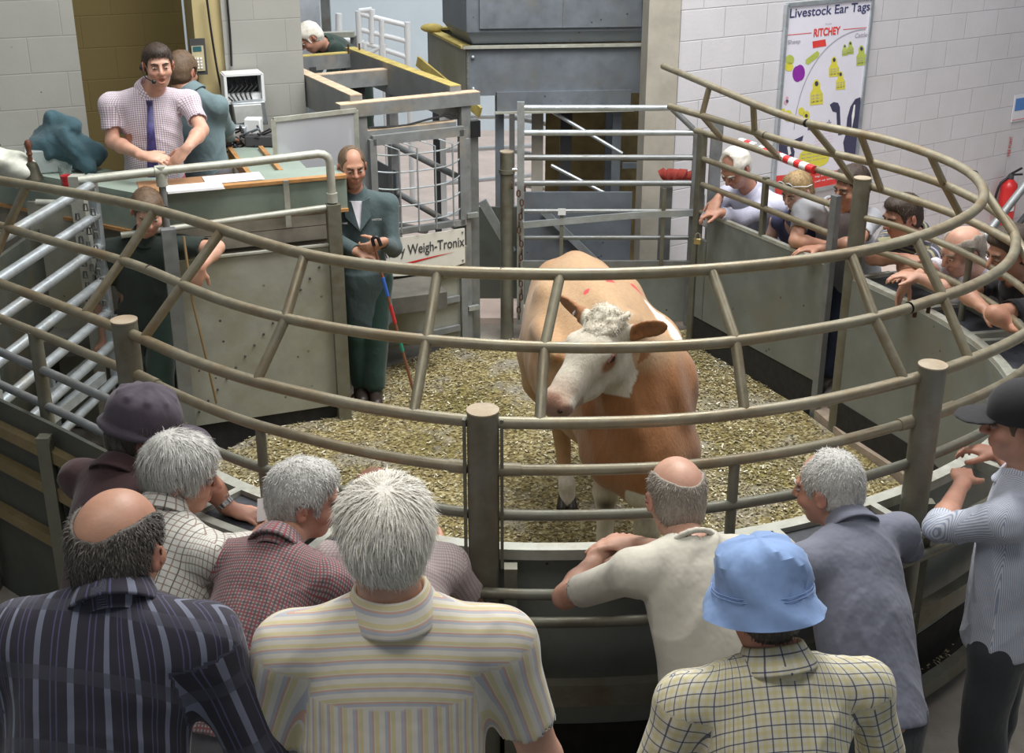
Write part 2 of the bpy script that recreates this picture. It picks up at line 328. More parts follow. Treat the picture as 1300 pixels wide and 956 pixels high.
def ring():
    t = thing('ring_railing', (0, 4.07, -.12), 'tall brown tubular steel railing with inward leaning crown encircling the sale ring', 'railing')
    r = .0235
    MB().tube(smooth_path(spline([G(x, y, zT) for x, y in T_px])), r, 14).build('top_rail', M['rail'], t)
    MB().tube(smooth_path(spline([G(x, y, zM) for x, y in M_px])), r, 14, cap=False).build('middle_rail', M['rail'], t)
    MB().tube(smooth_path(spline([G(x, y, zM) for x, y in M_px2])), r*.93, 14).build('middle_rail', M['rail'], t)
    full = plan_far+plan_near[1:]
    MB().tube(smooth_path(spline(lift(full, zL)), 6), r, 14).build('lower_rail', M['rail'], t)
    MB().tube(smooth_path(spline(lift(plan_left, zL))), r, 14).build('lower_rail', M['rail'], t)
    # open end of middle rail with bolts
    a = V(G(1155.3,390.4,zM)); b = V(G(1170,386,zM)); d = vn(b-a)
    MB().tube([a-d*.004, a+d*.03], r*1.06, 16, cap=False).build('rail_end', M['rail'], t)
    MB().cyl(a+d*.002, a+d*.003, r*.8).build('rail_bore', M['black'], t)
    for q in (.035, .12):
        MB().cyl(a+d*q-V([0,0,.02]), a+d*q-V([0,0,.048]), .009, 8).build('bolt', M['rust'], t)
    # struts: top rail -> middle rail -> lower rail
    S = [((390,326),(355,404),(326,487)), ((552,345),(543,432),(538,523)), ((702,350),(694,438),(687,532)), ((910,343),(927,435),(939,527)), ((1080,325),(1110,404),(1139,482)),
         ((1165,302),(1197,376),(1228,455)), ((888,108),(884,148),(913,176)), ((952,132),(958,168),(985,198)), ((1014,157),(1046,196),(1070,232)), ((1085,172),(1103,206),(1128,240)),
         ((1168,195),(1195,234),(1225,274)), ((1240,228),(1286,300),(1340,390)), ((240,276),(213,355),(172,425)) if 0 else ((257,283),(215,356),(158,425)) , ((166,257),(137,326),(103,394)) , ((22,233),(4,290),(-22,355))]
    S[12] = ((244,280),(207,350),(170,418)) ; S[13] = ((172,262),(137,324),(105,393))
    # from the photo: strut feet on each rail
    S[12] = ((247,282),(203,349),(160,404))
    S = S[:12]+[((276,292),(233,361),(188,428)), ((196,266),(156,330),(118,397)), ((25,236),(6,290),(-18,352))]
    Tp = V(smooth_path(spline([G(x, y, zT) for x, y in T_px]))); Mp = V(smooth_path(spline([G(x, y, zM) for x, y in M_px+M_px2]))); Lp = V(smooth_path(spline(lift(plan_far+plan_near[1:]+plan_left[1:], zL)), 6))
    snap = lambda q, A_: A_[int(np.argmin(np.linalg.norm(A_-q, axis=1)))]
    for a, b, c in S:
        a, b, c = snap(V(G(*a, zT)), Tp), snap(V(G(*b, zM)), Mp), snap(V(G(*c, zL)), Lp) if c[0] > -10 and c[0] < 1290 else V(G(*c, zL))
        MB().tube([a, b], r*.88, 12).build('strut', M['rail'], t); MB().tube([b, c], r*.88, 12).build('strut', M['rail'], t)
    # joint sleeves
    for px, z in [((208,268),zT), ((637,347),zT), ((1024,156.3),zT), ((1236.3,222.5),zT), ((190,343),zM), ((972,172),zM)]:
        p = V(G(*px, z)); q = V(G(px[0]+6, px[1]+(2 if px[0] < 640 or px[0] > 900 else 0), z)); d = vn(q-p)
        MB().tube([p-d*.004, p+d*.004], r*1.04, 14).build('joint', M['black'], t)
    # posts
    for i, (x, y, rr) in enumerate([(-.105,4.05,.058), (1.645,4.47,.055), (-1.66,4.965,.055), (2.145,7.42,.052)]):
        p = MB(); p.cyl((x, y, -.12), (x, y, 1.70), rr, 28); po = p.build('post', M['post'], t)
        MB().cyl((x, y, 1.70), (x, y, 1.706), rr*1.03, 28).build('post_cap', M['posttop'], po)
    for x, y, dx in [(-.105,4.05,1), (-.105,4.05,-1)]:
        MB().box((x+dx*.068, y, 1.36), (.012, .03, .62)).build('bracket', M['post'], t)
    # the two plain rails of the near side
    for z in (z1, z2):
        MB().tube(smooth_path(spline(lift(plan_far[-5:]+plan_near[1:], z)), 6), r*.9, 12).build('side_rail', M['post'] if z == z2 else M['rail'], t)
        MB().tube(smooth_path(spline(lift(plan_left, z))), r*.9, 12).build('side_rail', M['galv_dk'] if z == z2 else M['rail'], t)
        MB().tube(smooth_path(spline(lift([(2.16,7.4)]+plan_far[4:10], z))), r*.85, 12).build('side_rail', M['rail'], t)
    MB().tube(smooth_path(spline(lift(plan_left, zC))), r*.9, 12).build('side_rail', M['galv_dk'], t)
    # short uprights between lower rails and counter
    for px, pz in [((330,540),(1)), ((933,583),1)]:
        x, y, _ = G(*px, z1); MB().cyl((x, y, z1), (x, y, 1.0), .021, 12).build('upright', M['post'], t)
    for px in [(1232,322)]:
        x, y, _ = G(px[0], px[1], z1); MB().cyl((x, y, 1.50), (x, y, 1.06), .02, 12).build('upright', M['post'], t)
    x, y, _ = G(51, 468, z2); MB().cyl((x, y, z1+.0), (x, y, 0.7), .032, 12).build('upright', M['post'], t)
    for cx_, cy_, cz in [(-.105,4.05,z1), (1.645,4.47,z1), (-1.66,4.965,z1)]:   # sleeves at the posts
        for sg in (-1, 1):
            pts = [q for q in smooth_path(spline(lift(plan_near, cz)), 6) if 0 < (q[0]-cx_)*sg < .16]
            if len(pts) > 1: MB().tube(pts, r*1.12, 12).build('sleeve', M['rail'], t)
ring()
# ------------------------------------------------------------------ counter round the ring
def offset(path, d):
    p = [V(q[:2], float) for q in path]; out = []
    for i in range(len(p)):
        t = p[min(i+1, len(p)-1)]-p[max(i-1, 0)]; t /= np.linalg.norm(t)+1e-9; out.append(p[i]+V([-t[1], t[0]])*d)
    return out
def counter():
    base = smooth_path(spline([V([x, y, 0]) for x, y in [(2.23,7.45)]+plan_far[5:]+plan_near[1:]], .05), 10)
    base = [p[:2] for p in base]
    inn = offset(base, -.115)  # ring side
    i2 = offset(base, -.06); out = offset(base, .165); o2 = offset(base, .205)
    t = thing('ring_counter', (0, 4.0, -.12), 'curved metal leaning counter with dark recessed trays around the outside of the ring', 'counter')
    MB().strip(inn, i2, 1.04, 1.085).build('inner_edge', M['ledge'], t)
    # trays: each a frame and a dark insert
    L = np.cumsum([0]+[np.linalg.norm(base[i+1]-base[i]) for i in range(len(base)-1)]); tot = L[-1]
    def seg(a, b): return [i for i in range(len(base)) if a <= L[i] <= b]
    gaps = [1.30]; s = .05; 
    postS = [L[int(np.argmin([np.linalg.norm(q-V(pp)) for q in base]))] for pp in [(1.645,4.49), (-.105,4.06)]]
    trays = []
    while s < tot-.3:
        e = s+.52
        for ps in postS:
            if s < ps+.12 and e > ps-.12: s = ps+.14; e = s+.52
        trays.append((s, e)); s = e+.05
    for a, b in trays:
        ii = seg(a, b)
        if len(ii) < 3: continue
        ja = [ii[0]]+ii+[ii[-1]]
        fr = MB(); fr.strip([out[i] for i in ii], [o2[i] for i in ii], 1.03, 1.085)
        for k in (ii[0], ii[-1]):
            fr.beam((*i2[k], 1.06), (*out[k], 1.06), .035, .05)
        f = fr.build('tray_frame', M['ledge'], t)
        MB().strip([i2[i] for i in ii], [out[i] for i in ii], 1.035, 1.062).build('tray_insert', M['tray'], f)
        MB().cyl((*(.5*(i2[ii[3]]+out[ii[3]])), 1.06), (*(.5*(i2[ii[3]]+out[ii[3]])), 1.066), .008, 10).build('stud', M['chrome'], f)
    MB().tube([(*q, .99) for q in offset(base, .10)][::2], .022, 10).build('support_rail', M['post'], t)
    MB().tube([(*q, .84) for q in offset(base, .06)][::2], .022, 10).build('support_rail', M['post'], t)
    # ring wall sheets below the counter
    w = thing('ring_wall', (0, 4.2, -.12), 'curved grey sheet metal wall of the ring below the leaning counter', 'ring wall')
    n = len(base); cuts = [0, int(n*.2), int(n*.36), int(n*.52), int(n*.68), int(n*.84), n-1]
    for a, b in zip(cuts[:-1], cuts[1:]):
        MB().sheet(inn[a:b+1], .22, 1.06, .012).build('wall_sheet', M['sheet'], w)
        MB().sheet(inn[a:b+1], -.12, .23, .02).build('base_strip', M['skirt'], w)
    MB().sheet(offset(base, -.0), .42, .52, .05).build('channel_beam', M['post'], w)
    MB().sheet(offset(base, -.0), .0, .08, .05).build('channel_beam', M['post'], w)
    for ps in postS: 
        k = int(np.argmin(abs(L-ps)))
        for dd in (-.09, .09):
            kk = int(np.argmin(abs(L-ps-dd))); q = base[kk]
            MB().box((q[0], q[1], .5), (.05, .05, 1.1)).build('leg', M['post'], w)
counter()
def left_barrier():
    t = thing('ring_barrier', (-2.2, 5.4, -.12), 'dark green boarded barrier with tan channel beams under the left railing', 'barrier')
    pl = [p[:2] for p in spline([V([x, y, 0]) for x, y in plan_left], .08)]; pl = [q-V([.05,.06]) for q in pl]
    MB().sheet(pl, -.12, 1.06, .02).build('board', M['sheet_d'], t)
    for z in (.92, .72, .42): MB().sheet(offset(pl, .03), z-.03, z+.03, .05).build('channel_beam', metalm('tan channel', (.22,.17,.08), (.30,.22,.12), .5, .7, .1) , t)
    for k in (6, len(pl)-2): MB().box((*offset(pl, .06)[k], .45), (.06,.06,1.15)).build('post', M['post'], t)
left_barrier()
def right_barrier():
    # straight gate section with padlock, from (893) to (1065)
    a = V([1.40, 8.95]); b = V([2.06, 7.66]); d = (b-a)/np.linalg.norm(b-a); nrm = V([-d[1], d[0]])
    t = thing('ring_side_gate', (a[0], a[1], -.12), 'grey sheet metal gate section with two rails on the right side of the ring, padlocked', 'gate')
    s0 = a+d*.02; 
    MB().sheet([a+d*.12, b-d*.02], .24, 1.06, .03).build('panel', M['sheet'], t, smooth=False)
    MB().sheet([a+d*.02, a+d*.13], .24, .86, .03).build('panel', M['sheet'], t, smooth=False)
    MB().sheet([a, b-d*.02], -.1, .25, .02).build('base_strip', M['skirt'], t)
    MB().beam((*(a+d*.12), 1.07), (*b, 1.07), .035, .025).build('top_edge', M['ledge'], t)
    for z in (z1, z2): MB().cyl((*a, z), (*b, z), .021, 12).build('rail', M['rail'], t)
    MB().cyl((*a, 1.06), (*(a+d*.16), 1.06), .018, 10).build('rail', M['rail'], t)
    m_ = a+d*.74; MB().box((*m_, 1.28), (.035,.035,.42), (*d,0)).build('upright', M['post'], t)
    MB().box((*b, .72), (.055,.045,1.62), (*d,0)).build('end_post', M['galv_dk'], t)
    MB().box((*(a-d*.02), .78), (.06,.05,1.72), (*d,0)).build('end_post', M['post'], t)
    # latch plate left of it
    p = thing('padlock', (a[0]-.02, a[1]-.10, .86), 'small brass padlock hanging at the corner of the right hand gate', 'padlock')
    MB().box((a[0]-.02, a[1]-.10, .86), (.055,.02,.045), (1,-.5,0)).build('lock_body', M['brass'], p, bevel=.004)
    MB().tube([(a[0]-.038, a[1]-.10, .88), (a[0]-.036, a[1]-.10, .915), (a[0]-.02, a[1]-.10, .925), (a[0]-.004, a[1]-.10, .915), (a[0]-.002, a[1]-.10, .88)], .005, 8).build('shackle', M['chrome'], p)
right_barrier()
def hazard_tape():
    p = [V(G(x, y, zL)) for x, y in [(940,180),(958,186),(972,193),(985,197),(1000,203),(1018,210),(1034,216)]]
    t = thing('hazard_tape', tuple(p[0]), 'red and white striped tape wrapped around the back railing', 'tape')
    pp = spline([q+V([0,0,.0]) for q in p], .02); n = len(pp)
    for k in range(0, n-3, 3):
        if 9 <= k < 12: continue
        MB().tube(pp[k:k+4], .029, 10).build('stripe', M['red'] if (k//3) % 2 else M['white'], t)
hazard_tape()
# ------------------------------------------------------------------ lettering
def text(s, org, xd, yd, width, height, m, parent, name='lettering', th=.002, align=True, bold=0.0):
    cu = bpy.data.curves.new('lettering', 'FONT'); cu.body = s; cu.size = 1; cu.extrude = 0; cu.offset = bold
    o = bpy.data.objects.new('lettering', cu); COL.objects.link(o); bpy.context.view_layer.update()
    me = bpy.data.meshes.new_from_object(o.evaluated_get(bpy.context.evaluated_depsgraph_get()))
    co = np.zeros(len(me.vertices)*3); me.vertices.foreach_get('co', co); co = co.reshape(-1, 3)
    fs = [tuple(p.vertices) for p in me.polygons]; bpy.data.objects.remove(o); bpy.data.curves.remove(cu); bpy.data.meshes.remove(me)
    mn, mx = co.min(0), co.max(0); xd = vn(xd); yd = vn(yd); nn = np.cross(xd, yd)
    u = (co[:, 0]-mn[0])/(mx[0]-mn[0])*width; v = (co[:, 1]-mn[1])/(mx[1]-mn[1])*height
    mb = MB(); mb.add(V(org)+u[:, None]*xd+v[:, None]*yd+nn*th, fs)
    return mb.build(name, m, parent, smooth=False)
# ------------------------------------------------------------------ back gate (centre)
def back_gate():
    Y = 9.31
    t = thing('cattle_gate', (.6, Y, -.05), 'galvanised tubular gate with grey sheet lower half closing the back of the ring', 'gate')
    X = lambda px, py: P(px, py, Y)[0]
    xl, xr = P(664,300,Y)[0], P(877,300,Y)[0]
    for i, py in enumerate((137,168.6,200,232.5,268,301.6)):
        z = P(700,py,Y)[2]; x1 = P(854,137,Y)[0] if i == 0 else xr
        MB().cyl((xl, Y, z), (x1, Y, z), .0225 if i < 4 else .018, 14).build('gate_rail', M['galv'] if i < 2 else M['galv_dk'], t)
    zt = P(700,137,Y)[2]; z2_ = P(700,168,Y)[2]
    MB().tube([(P(854,137,Y)[0]-.01, Y, zt), (xr-.03, Y, z2_+.03), (xr, Y, z2_-.02)], .022, 12).build('gate_rail', M['galv_dk'], t)
    MB().box((xl-.02, Y, .92), (.055,.045,1.78)).build('gate_stile', M['galv'], t)
    MB().box((xr+.005, Y, .8), (.05,.045,1.56)).build('gate_stile', M['galv_dk'], t)
    zp = P(700,334,Y)[2]
    MB().box(((xl+xr)/2, Y, (zp+.05)/2), (xr-xl-.03, .02, zp-.05)).build('gate_sheet', M['sheet'], t)
    MB().box(((xl+xr)/2, Y-.015, zp), (xr-xl, .03, .05)).build('gate_brace', M['galv_dk'], t)
    MB().beam((xl, Y-.035, P(664,284,Y)[2]), (P(800,272,Y)[0], Y-.035, P(800,272,Y)[2]), .02, .05).build('latch_bar', M['galv'], t)
    MB().beam((P(800,272,Y)[0], Y-.035, P(800,272,Y)[2]), (xr+.06, Y-.035, P(878,268,Y)[2]), .02, .05).build('latch_bar', M['galv'], t)
    for px, a, b in ((713,268,334), (843,238,334)):
        MB().box((P(px,a,Y)[0], Y-.03, (P(px,a,Y)[2]+P(px,b,Y)[2])/2), (.028,.02,P(px,a,Y)[2]-P(px,b,Y)[2])).build('gate_upright', M['post'], t)
    x = P(713,270,Y)[0]; z = P(713,267,Y)[2]; MB().box((x, Y-.045, z), (.06,.01,.05)).build('white_clip', M['white'], t)
    for px in (676,720,790,835,868):
        x, _, z = P(px,340,Y); MB().ball((x, Y-.03, z), .012, 5).build('bolt', M['galv_dk'], t)
    p = thing('gate_post', (-.04, 9.33, -.12), 'round worn steel gate post with flat top beside the chained gate', 'post')
    MB().cyl((-.04, 9.33, -.12), (-.04, 9.33, 1.42), .052, 28).build('post_tube', M['post'], p)
    MB().cyl((-.04, 9.33, 1.42), (-.04, 9.33, 1.43), .054, 28).build('post_cap', M['posttop'], p)
    MB().cyl((.0, 9.31, 1.29), (.08, 9.31, 1.29), .014, 10).build('hinge_pin', M['chrome'], p)
    MB().cyl((-.04, 9.33, 1.29), (-.04, 9.33, 1.26), .062, 20).build('hinge_band', M['post'], p)
    # chain
    c = thing('rusty_chain', (.07, 9.27, .2), 'rusty chain hanging between gate and round post', 'chain')
    pts = [(-.0,9.26,1.18), (.05,9.25,1.12), (.10,9.26,1.16)]+[(.065+.012*math.sin(k), 9.26, 1.10-.055*k) for k in range(1, 19)]
    for k, q in enumerate(pts):
        a = V(q); dx = V([.012,0,0]) if k % 2 else V([0,.012,0]); up = V([0,0,.026])
        MB().tube([a-up+dx*.3, a-up*.6+dx, a+up*.6+dx, a+up, a+up*.6-dx, a-up*.6-dx, a-up, a-up+dx*.3], .0065, 6).build('link', M['rust'], c)
    # upright where gate meets ring side
    q = thing('shutting_post', (1.30, 9.28, -.1), 'square steel shutting post between the back gate and the right side gate', 'post')
    MB().box((P(896,400,9.25)[0], 9.25, .86), (.085,.06,1.66)).build('post_tube', M['galv_dk'], q)
    MB().box((P(889,260,9.25)[0]+.0, 9.2, 1.0), (.05,.02,.25)).build('catch_plate', M['galv'], q)
back_gate()
def red_rag():
    t = MB(); a = V(P(838,222,9.6)); b = V(P(885,224,9.55)); n = 14; pts = [a+(b-a)*i/n+V([0,0,.012*math.sin(i*1.7)]) for i in range(n+1)]
    t.tube(pts, [.02+.035*math.sin(math.pi*min(1, (i+3)/n*.8))*(1+.25*math.sin(i*2.3)) for i in range(n+1)], 12)
    o = t.build('red_cloth', M['redcl']); tag(o, 'dark red cloth draped over the rails behind the back gate', 'cloth')
    p = MB(); p.box((P(843,300,9.62)[0], 9.62, .55), (.09,.07,1.05)); p2 = thing('short_post', (P(843,300,9.62)[0], 9.62, -.1), 'short grey post standing under the dark red cloth', 'post'); p.build('post_tube', M['galv_dk'], p2)
red_rag()
# ------------------------------------------------------------------ weighbridge crate and its door
U2 = V([.883,.469,0]); N2 = V([-.469,.883,0]); O2 = V([-.37,9.05,0])
def W2(s, w, z): p = O2-U2*s+N2*w; return V([p[0], p[1], z])
def weighbridge():
    t = thing('weighing_crate', tuple(W2(.4,1,-.12)), 'large dusty steel weighing crate frame with open top behind the clerk', 'crate')
    def bm(a, b, w, h, name, m=M['frame'], dust=True):
        o = MB().beam(a, b, w, h).build(name, m, t)
        if dust:
            up = V([0,0,h/2+.003]); MB().beam(V(a)+up, V(b)+up, w*.98, .006).build('dust_layer', M['dust'] if dust is True else M['ydust'], o)
    zt = 1.88
    bm(W2(.95,0,zt), W2(-.13,0,zt), .10, .09, 'front_beam')
    bm(W2(.80,.03,zt-.03), W2(.80,2.1,zt-.03), .09, .24, 'side_beam'); bm(W2(.03,.03,zt-.03), W2(.03,2.15,zt-.03), .09, .24, 'side_beam', dust='y')
    bm(W2(.82,2.08,zt), W2(.0,2.08,zt), .10, .12, 'cross_beam', dust='y'); bm(W2(.80,1.25,zt-.02), W2(.03,1.25,zt-.02), .09, .12, 'cross_beam')
    bm(W2(.76,.0,1.69), W2(.06,0,1.69), .07, .07, 'front_beam')
    MB().tube(spline([W2(.74,-.02,1.745), W2(.6,-.03,1.74), W2(.45,-.02,1.735), W2(.3,-.03,1.76), W2(.15,-.02,1.775), W2(.05,-.01,1.77)]), .008, 8).build('cable', M['black'], t)
    for s, w in ((.79,0),(-.02,0),(.79,2.05),(.03,2.05),(.79,1.25),(.03,1.25)):
        MB().box(W2(s, w, .86), (.075,.075,1.96), U2).build('upright', M['frame'], t)
    for w in (.4, .8): MB().box(W2(.80, w, .86), (.05,.02,1.96), N2).build('upright', M['frame'], t)
    MB().box(W2(.80, 1.05, .45), (1.95,.012,1.0), N2).build('side_sheet', M['bluegrey'], t)
    MB().box(W2(.84, 1.15, 1.35), (1.9,.012,.5), N2).build('side_sheet', M['bluegrey'], t)
    MB().box(W2(.60, 1.24, .85), (.36,.012,1.75), U2).build('inner_sheet', M['bluegrey'], t)
    MB().box(W2(.05, 1.6, .55), (.9,.012,1.1), N2).build('inner_sheet', M['bluegrey'], t)
    for z in (.5, .9, 1.3): MB().cyl(W2(.03,.05,z), W2(.03,2.05,z), .026, 10).build('side_rail', M['frame'], t)
    MB().cyl(W2(.75,.2,1.5), W2(.1,1.9,1.1), .028, 10).build('side_rail', M['frame'], t)
    MB().cyl(W2(.75,.3,1.0), W2(.0,.7,.7), .03, 10).build('side_rail', M['frame'], t)
    MB().box(W2(.42, 2.05, .9), (.06,.05,1.9), U2).build('upright', M['dark'], t); MB().box(W2(.30, 1.3, .9), (.10,.05,1.9), U2).build('upright', M['dark'], t)
    for s in (.12, .02): MB().cyl(W2(s,1.95,1.95), W2(s,1.95,2.03), .008, 8).build('threaded_rod', M['rust'], t)
    # hinge posts right of the door
    h = thing('door_post', tuple(W2(-.1,0,-.12)), 'tall dark steel door post with black hinge box at its top beside the weighing crate', 'post')
    MB().box(W2(-.085,.0,.83), (.065,.075,1.80), U2).build('post_tube', M['galv_dk'], h); MB().box(W2(-.09,-.045,1.66), (.07,.03,.12), U2).build('hinge_box', M['black'], h)
    MB().box(W2(-.17,.15,.75), (.05,.06,1.7), U2).build('post_tube', M['dark'], h)
    d = thing('crate_door', tuple(W2(.5,-.08,-.1)), 'steel exit door of the weighing crate with wire grille above a white name plate', 'door')
    w0 = -.06
    MB().beam(W2(.73,w0,1.66), W2(.02,w0,1.66), .04, .07).build('frame_bar', M['frame'], d)
    MB().beam(W2(.73,w0,.97), W2(.02,w0,.97), .04, .045).build('frame_bar', M['frame'], d)
    for s in (.73, .03): MB().box(W2(s,w0,1.31), (.05,.04,.72), U2).build('frame_bar', M['frame'], d)
    for k in range(5):
        z = 1.06+.125*k; pts = [W2(.71,w0,z), W2(.6,w0-.05,z-.01), W2(.35,w0-.07,z-.012), W2(.15,w0-.05,z-.005), W2(.04,w0,z+.025)]
        MB().tube(spline(pts, .05), .0065, 8).build('grille_wire', M['galv'], d)
    for s in (.56,.42,.28,.14):
        MB().tube([W2(s+.1,w0,1.63), W2(s,w0-.075,1.59), W2(s,w0-.075,.98), W2(s-.03,w0,.95)], .0065, 8).build('grille_wire', M['galv'], d)
    # lower sheet panel
    MB().box(W2(.54,w0+.01,.42), (1.02,.02,.72), U2).build('door_sheet', M['sheet_l'], d)
    for z in (.60,.38,.14): MB().beam(W2(1.03,w0-.02,z-.03), W2(.08,w0-.02,z), .03, .045).build('door_bar', M['frame'], d)
    for s in (1.04, .04): MB().box(W2(s,w0-.01,.38), (.05,.05,.82), U2).build('door_stile', M['frame'], d)
    MB().box(W2(-.01,w0,.8), (.04,.03,1.6), U2).build('door_stile', M['frame'], d)
    for z in (1.02,.28): MB().box(W2(-.04,w0-.02,z), (.09,.03,.035), U2).build('hinge', M['galv'], d)
    # name plate
    pn = thing('name_plate', tuple(W2(.35,w0-.05,.7)), 'white sign reading Avery Weigh-Tronix with a red underline on the crate door', 'sign')
    mb = MB(); n = 14
    for i in range(n):
        s0, s1 = .74-.7*i/n, .74-.7*(i+1)/n; c0, c1 = -.03*(1-(2*i/n-1)**2), -.03*(1-(2*(i+1)/n-1)**2)
        mb.hexa([W2(s0,w0-.05,.665+c0), W2(s1,w0-.05,.665+c1), W2(s1,w0-.04,.665+c1), W2(s0,w0-.04,.665+c0), W2(s0,w0-.05,.935), W2(s1,w0-.05,.935), W2(s1,w0-.04,.935), W2(s0,w0-.04,.935)])
    mb.build('plate', plain('cream enamel plate', (.74,.72,.64), .4, 0, .05), pn, smooth=False)
    text('Avery Weigh-Tronix', W2(.725,w0-.052,.775), U2, (0,0,1), .68, .10, M['dark'], pn, bold=.01)
    rm = MB(); pts = [(.70,.715),(.5,.742),(.3,.758),(.12,.765),(.3,.748),(.5,.725),(.70,.697)]
    rm.add([W2(a,w0-.053,b) for a, b in pts], [tuple(range(7))]); rm.build('underline', M['red'], pn, smooth=False)
    for s in (.06, .72):
        for z in (.69,.91): MB().ball(W2(s,w0-.052,z), .008, 5).build('bolt', M['galv_dk'], pn)
    # screen sheet
    sc = thing('screen_panel', tuple(P(400,225,8.35)), 'hazy grey clear plastic screen in a pale frame behind the desk', 'screen')
    a, b, c, e = [V(P(*q)) for q in ((347,152,8.3), (452,140,8.6), (455,218,8.6), (352,228,8.3))]
    bk = V([-.012,.03,0])
    nm = NM('hazy clear plastic'); mm = nm.fin((.55,.56,.60), .25, 0, **{'Alpha': .62})
    MB().hexa([e, c, c+bk*.3, e+bk*.3, a, b, b+bk*.3, a+bk*.3]).build('clear_sheet', mm, sc, smooth=False)
    for p_, q_ in ((a, b), (b, c), (a, e)): MB().beam(p_, q_, .02, .03).build('screen_frame', M['ledge'], sc)
weighbridge()
# ------------------------------------------------------------------ overhead hopper boxes
def hopper():
    u = vn((.985,.10,0)); n = vn((-.32,.947,0)); Y0 = 10.25; A = V(P(592,60,Y0)); zt = A[2]; zb = P(592,122,Y0)[2]; L = 1.53
    t = thing('steel_hopper', (A[0]+.7, Y0+.5, -.1), 'grey bolted steel hopper box with dusty rim standing on legs behind the ring gate', 'hopper')
    def H(s, w, z): return V([*(A+u*s+n*w)[:2], z])
    MB().hexa([H(0,0,zb), H(L,0,zb), H(L,.02,zb), H(0,.02,zb), H(0,0,zt), H(L,0,zt), H(L,.02,zt), H(0,.02,zt)]).build('front_sheet', M['bluegrey'], t, smooth=False)
    MB().hexa([H(0,0,zb), H(0,1.2,zb), H(.02,1.2,zb), H(.02,0,zb), H(0,0,zt), H(0,1.2,zt), H(.02,1.2,zt), H(.02,0,zt)]).build('side_sheet', M['sheet_l'], t, smooth=False)
    MB().hexa([H(0,1.2,zb), H(L,1.2,zb), H(L,1.22,zb), H(0,1.22,zb), H(0,1.2,zt), H(L,1.2,zt), H(L,1.22,zt), H(0,1.22,zt)]).build('back_sheet', M['sheet_d'], t, smooth=False)
    MB().beam(H(-.03,0,zt), H(L+.03,0,zt), .07, .02).build('rim', M['ledge'], t); MB().beam(H(0,0,zt+.0), H(0,1.25,zt+.0), .09, .02).build('rim', M['ydust'], t); MB().beam(H(0,1.2,zt), H(.6,1.2,zt), .09, .02).build('rim', M['ydust'], t)
    z0 = zb-.03; MB().hexa([H(.24,-.03,z0-.10), H(1.36,-.03,z0-.10), H(1.36,.0,z0-.1), H(.24,.0,z0-.1), H(.24,-.03,z0+.06), H(1.36,-.03,z0+.06), H(1.36,0,z0+.06), H(.24,0,z0+.06)]).build('lip', M['bluegrey'], t, smooth=False)
    MB().beam(H(.22,-.04,z0-.105), H(1.38,-.04,z0-.105), .05, .015).build('lip_edge', M['ledge'], t)
    MB().beam(H(-.25,.6,zb+.2), H(.08,-.1,zb-.12), .02, .09).build('bracket', M['ydust'], t)
    for s in (.05, 1.48):
        for z in (zb+.06, zt-.08): MB().ball(H(s,-.008,z), .016, 5).build('bolt', M['galv'], t)
    for s, w_, m_ in ((.30,.1,M['bluegrey']), (1.30,.1,M['bluegrey']), (1.40,.5,M['bluegrey']), (.05,1.15,M['dark'])):
        MB().box(H(s, w_, (zb-.12)/2), (.075,.075,zb+.12)).build('leg', m_, t)
    MB().box(H(1.42,.05,1.05), (.16,.03,.05)).build('bracket', M['bluegrey'], t)
    b = thing('upper_hopper', (A[0]+.7, Y0+.5, zt), 'blue grey steel bin with chamfered underside resting on top of the hopper', 'bin')
    zu = zt+.02; f = -.02
    mb = MB(); prof = [(-.0,zu), (-.04,zu+.10), (-.04,zu+1.2)]
    def ringp(o_, z): return [H(-o_, f-o_, z), H(L+o_, f-o_, z), H(L+o_, .7+o_, z), H(-o_, .7+o_, z)]
    vs = ringp(-.07, zu)+ringp(.0, zu+.10)+ringp(.0, zu+1.2)
    fs = [(3,2,1,0),(8,9,10,11)]+[(r*4+k, r*4+(k+1) % 4, r*4+4+(k+1) % 4, r*4+4+k) for r in range(2) for k in range(4)]
    mb.add(vs, fs); mb.build('bin_body', M['bluegrey'], b, smooth=False)
    MB().hexa([H(.10,f-.02,zu+.13), H(1.42,f-.02,zu+.13), H(1.42,f,zu+.13), H(.10,f,zu+.13), H(.10,f-.02,zu+1.2), H(1.42,f-.02,zu+1.2), H(1.42,f,zu+1.2), H(.10,f,zu+1.2)]).build('front_plate', M['bluegrey'], b, smooth=False)
    MB().beam(H(.78,f-.024,zu+.13), H(.78,f-.024,zu+1.2), .01, .006, (0,1,0)).build('seam', M['galv_dk'], b)
    MB().cyl(H(L-.02,f,zu+.25), H(L+.06,f,zu+.25), .05, 14).build('end_bracket', M['dark'], b)
    o = MB().ball(V(P(548,28,11.1))-V([0,0,.05]), (.10,.06,.04), 8).build('glove', M['ydust']); tag(o, 'dusty yellow glove lying on the hopper rim', 'glove')
hopper()
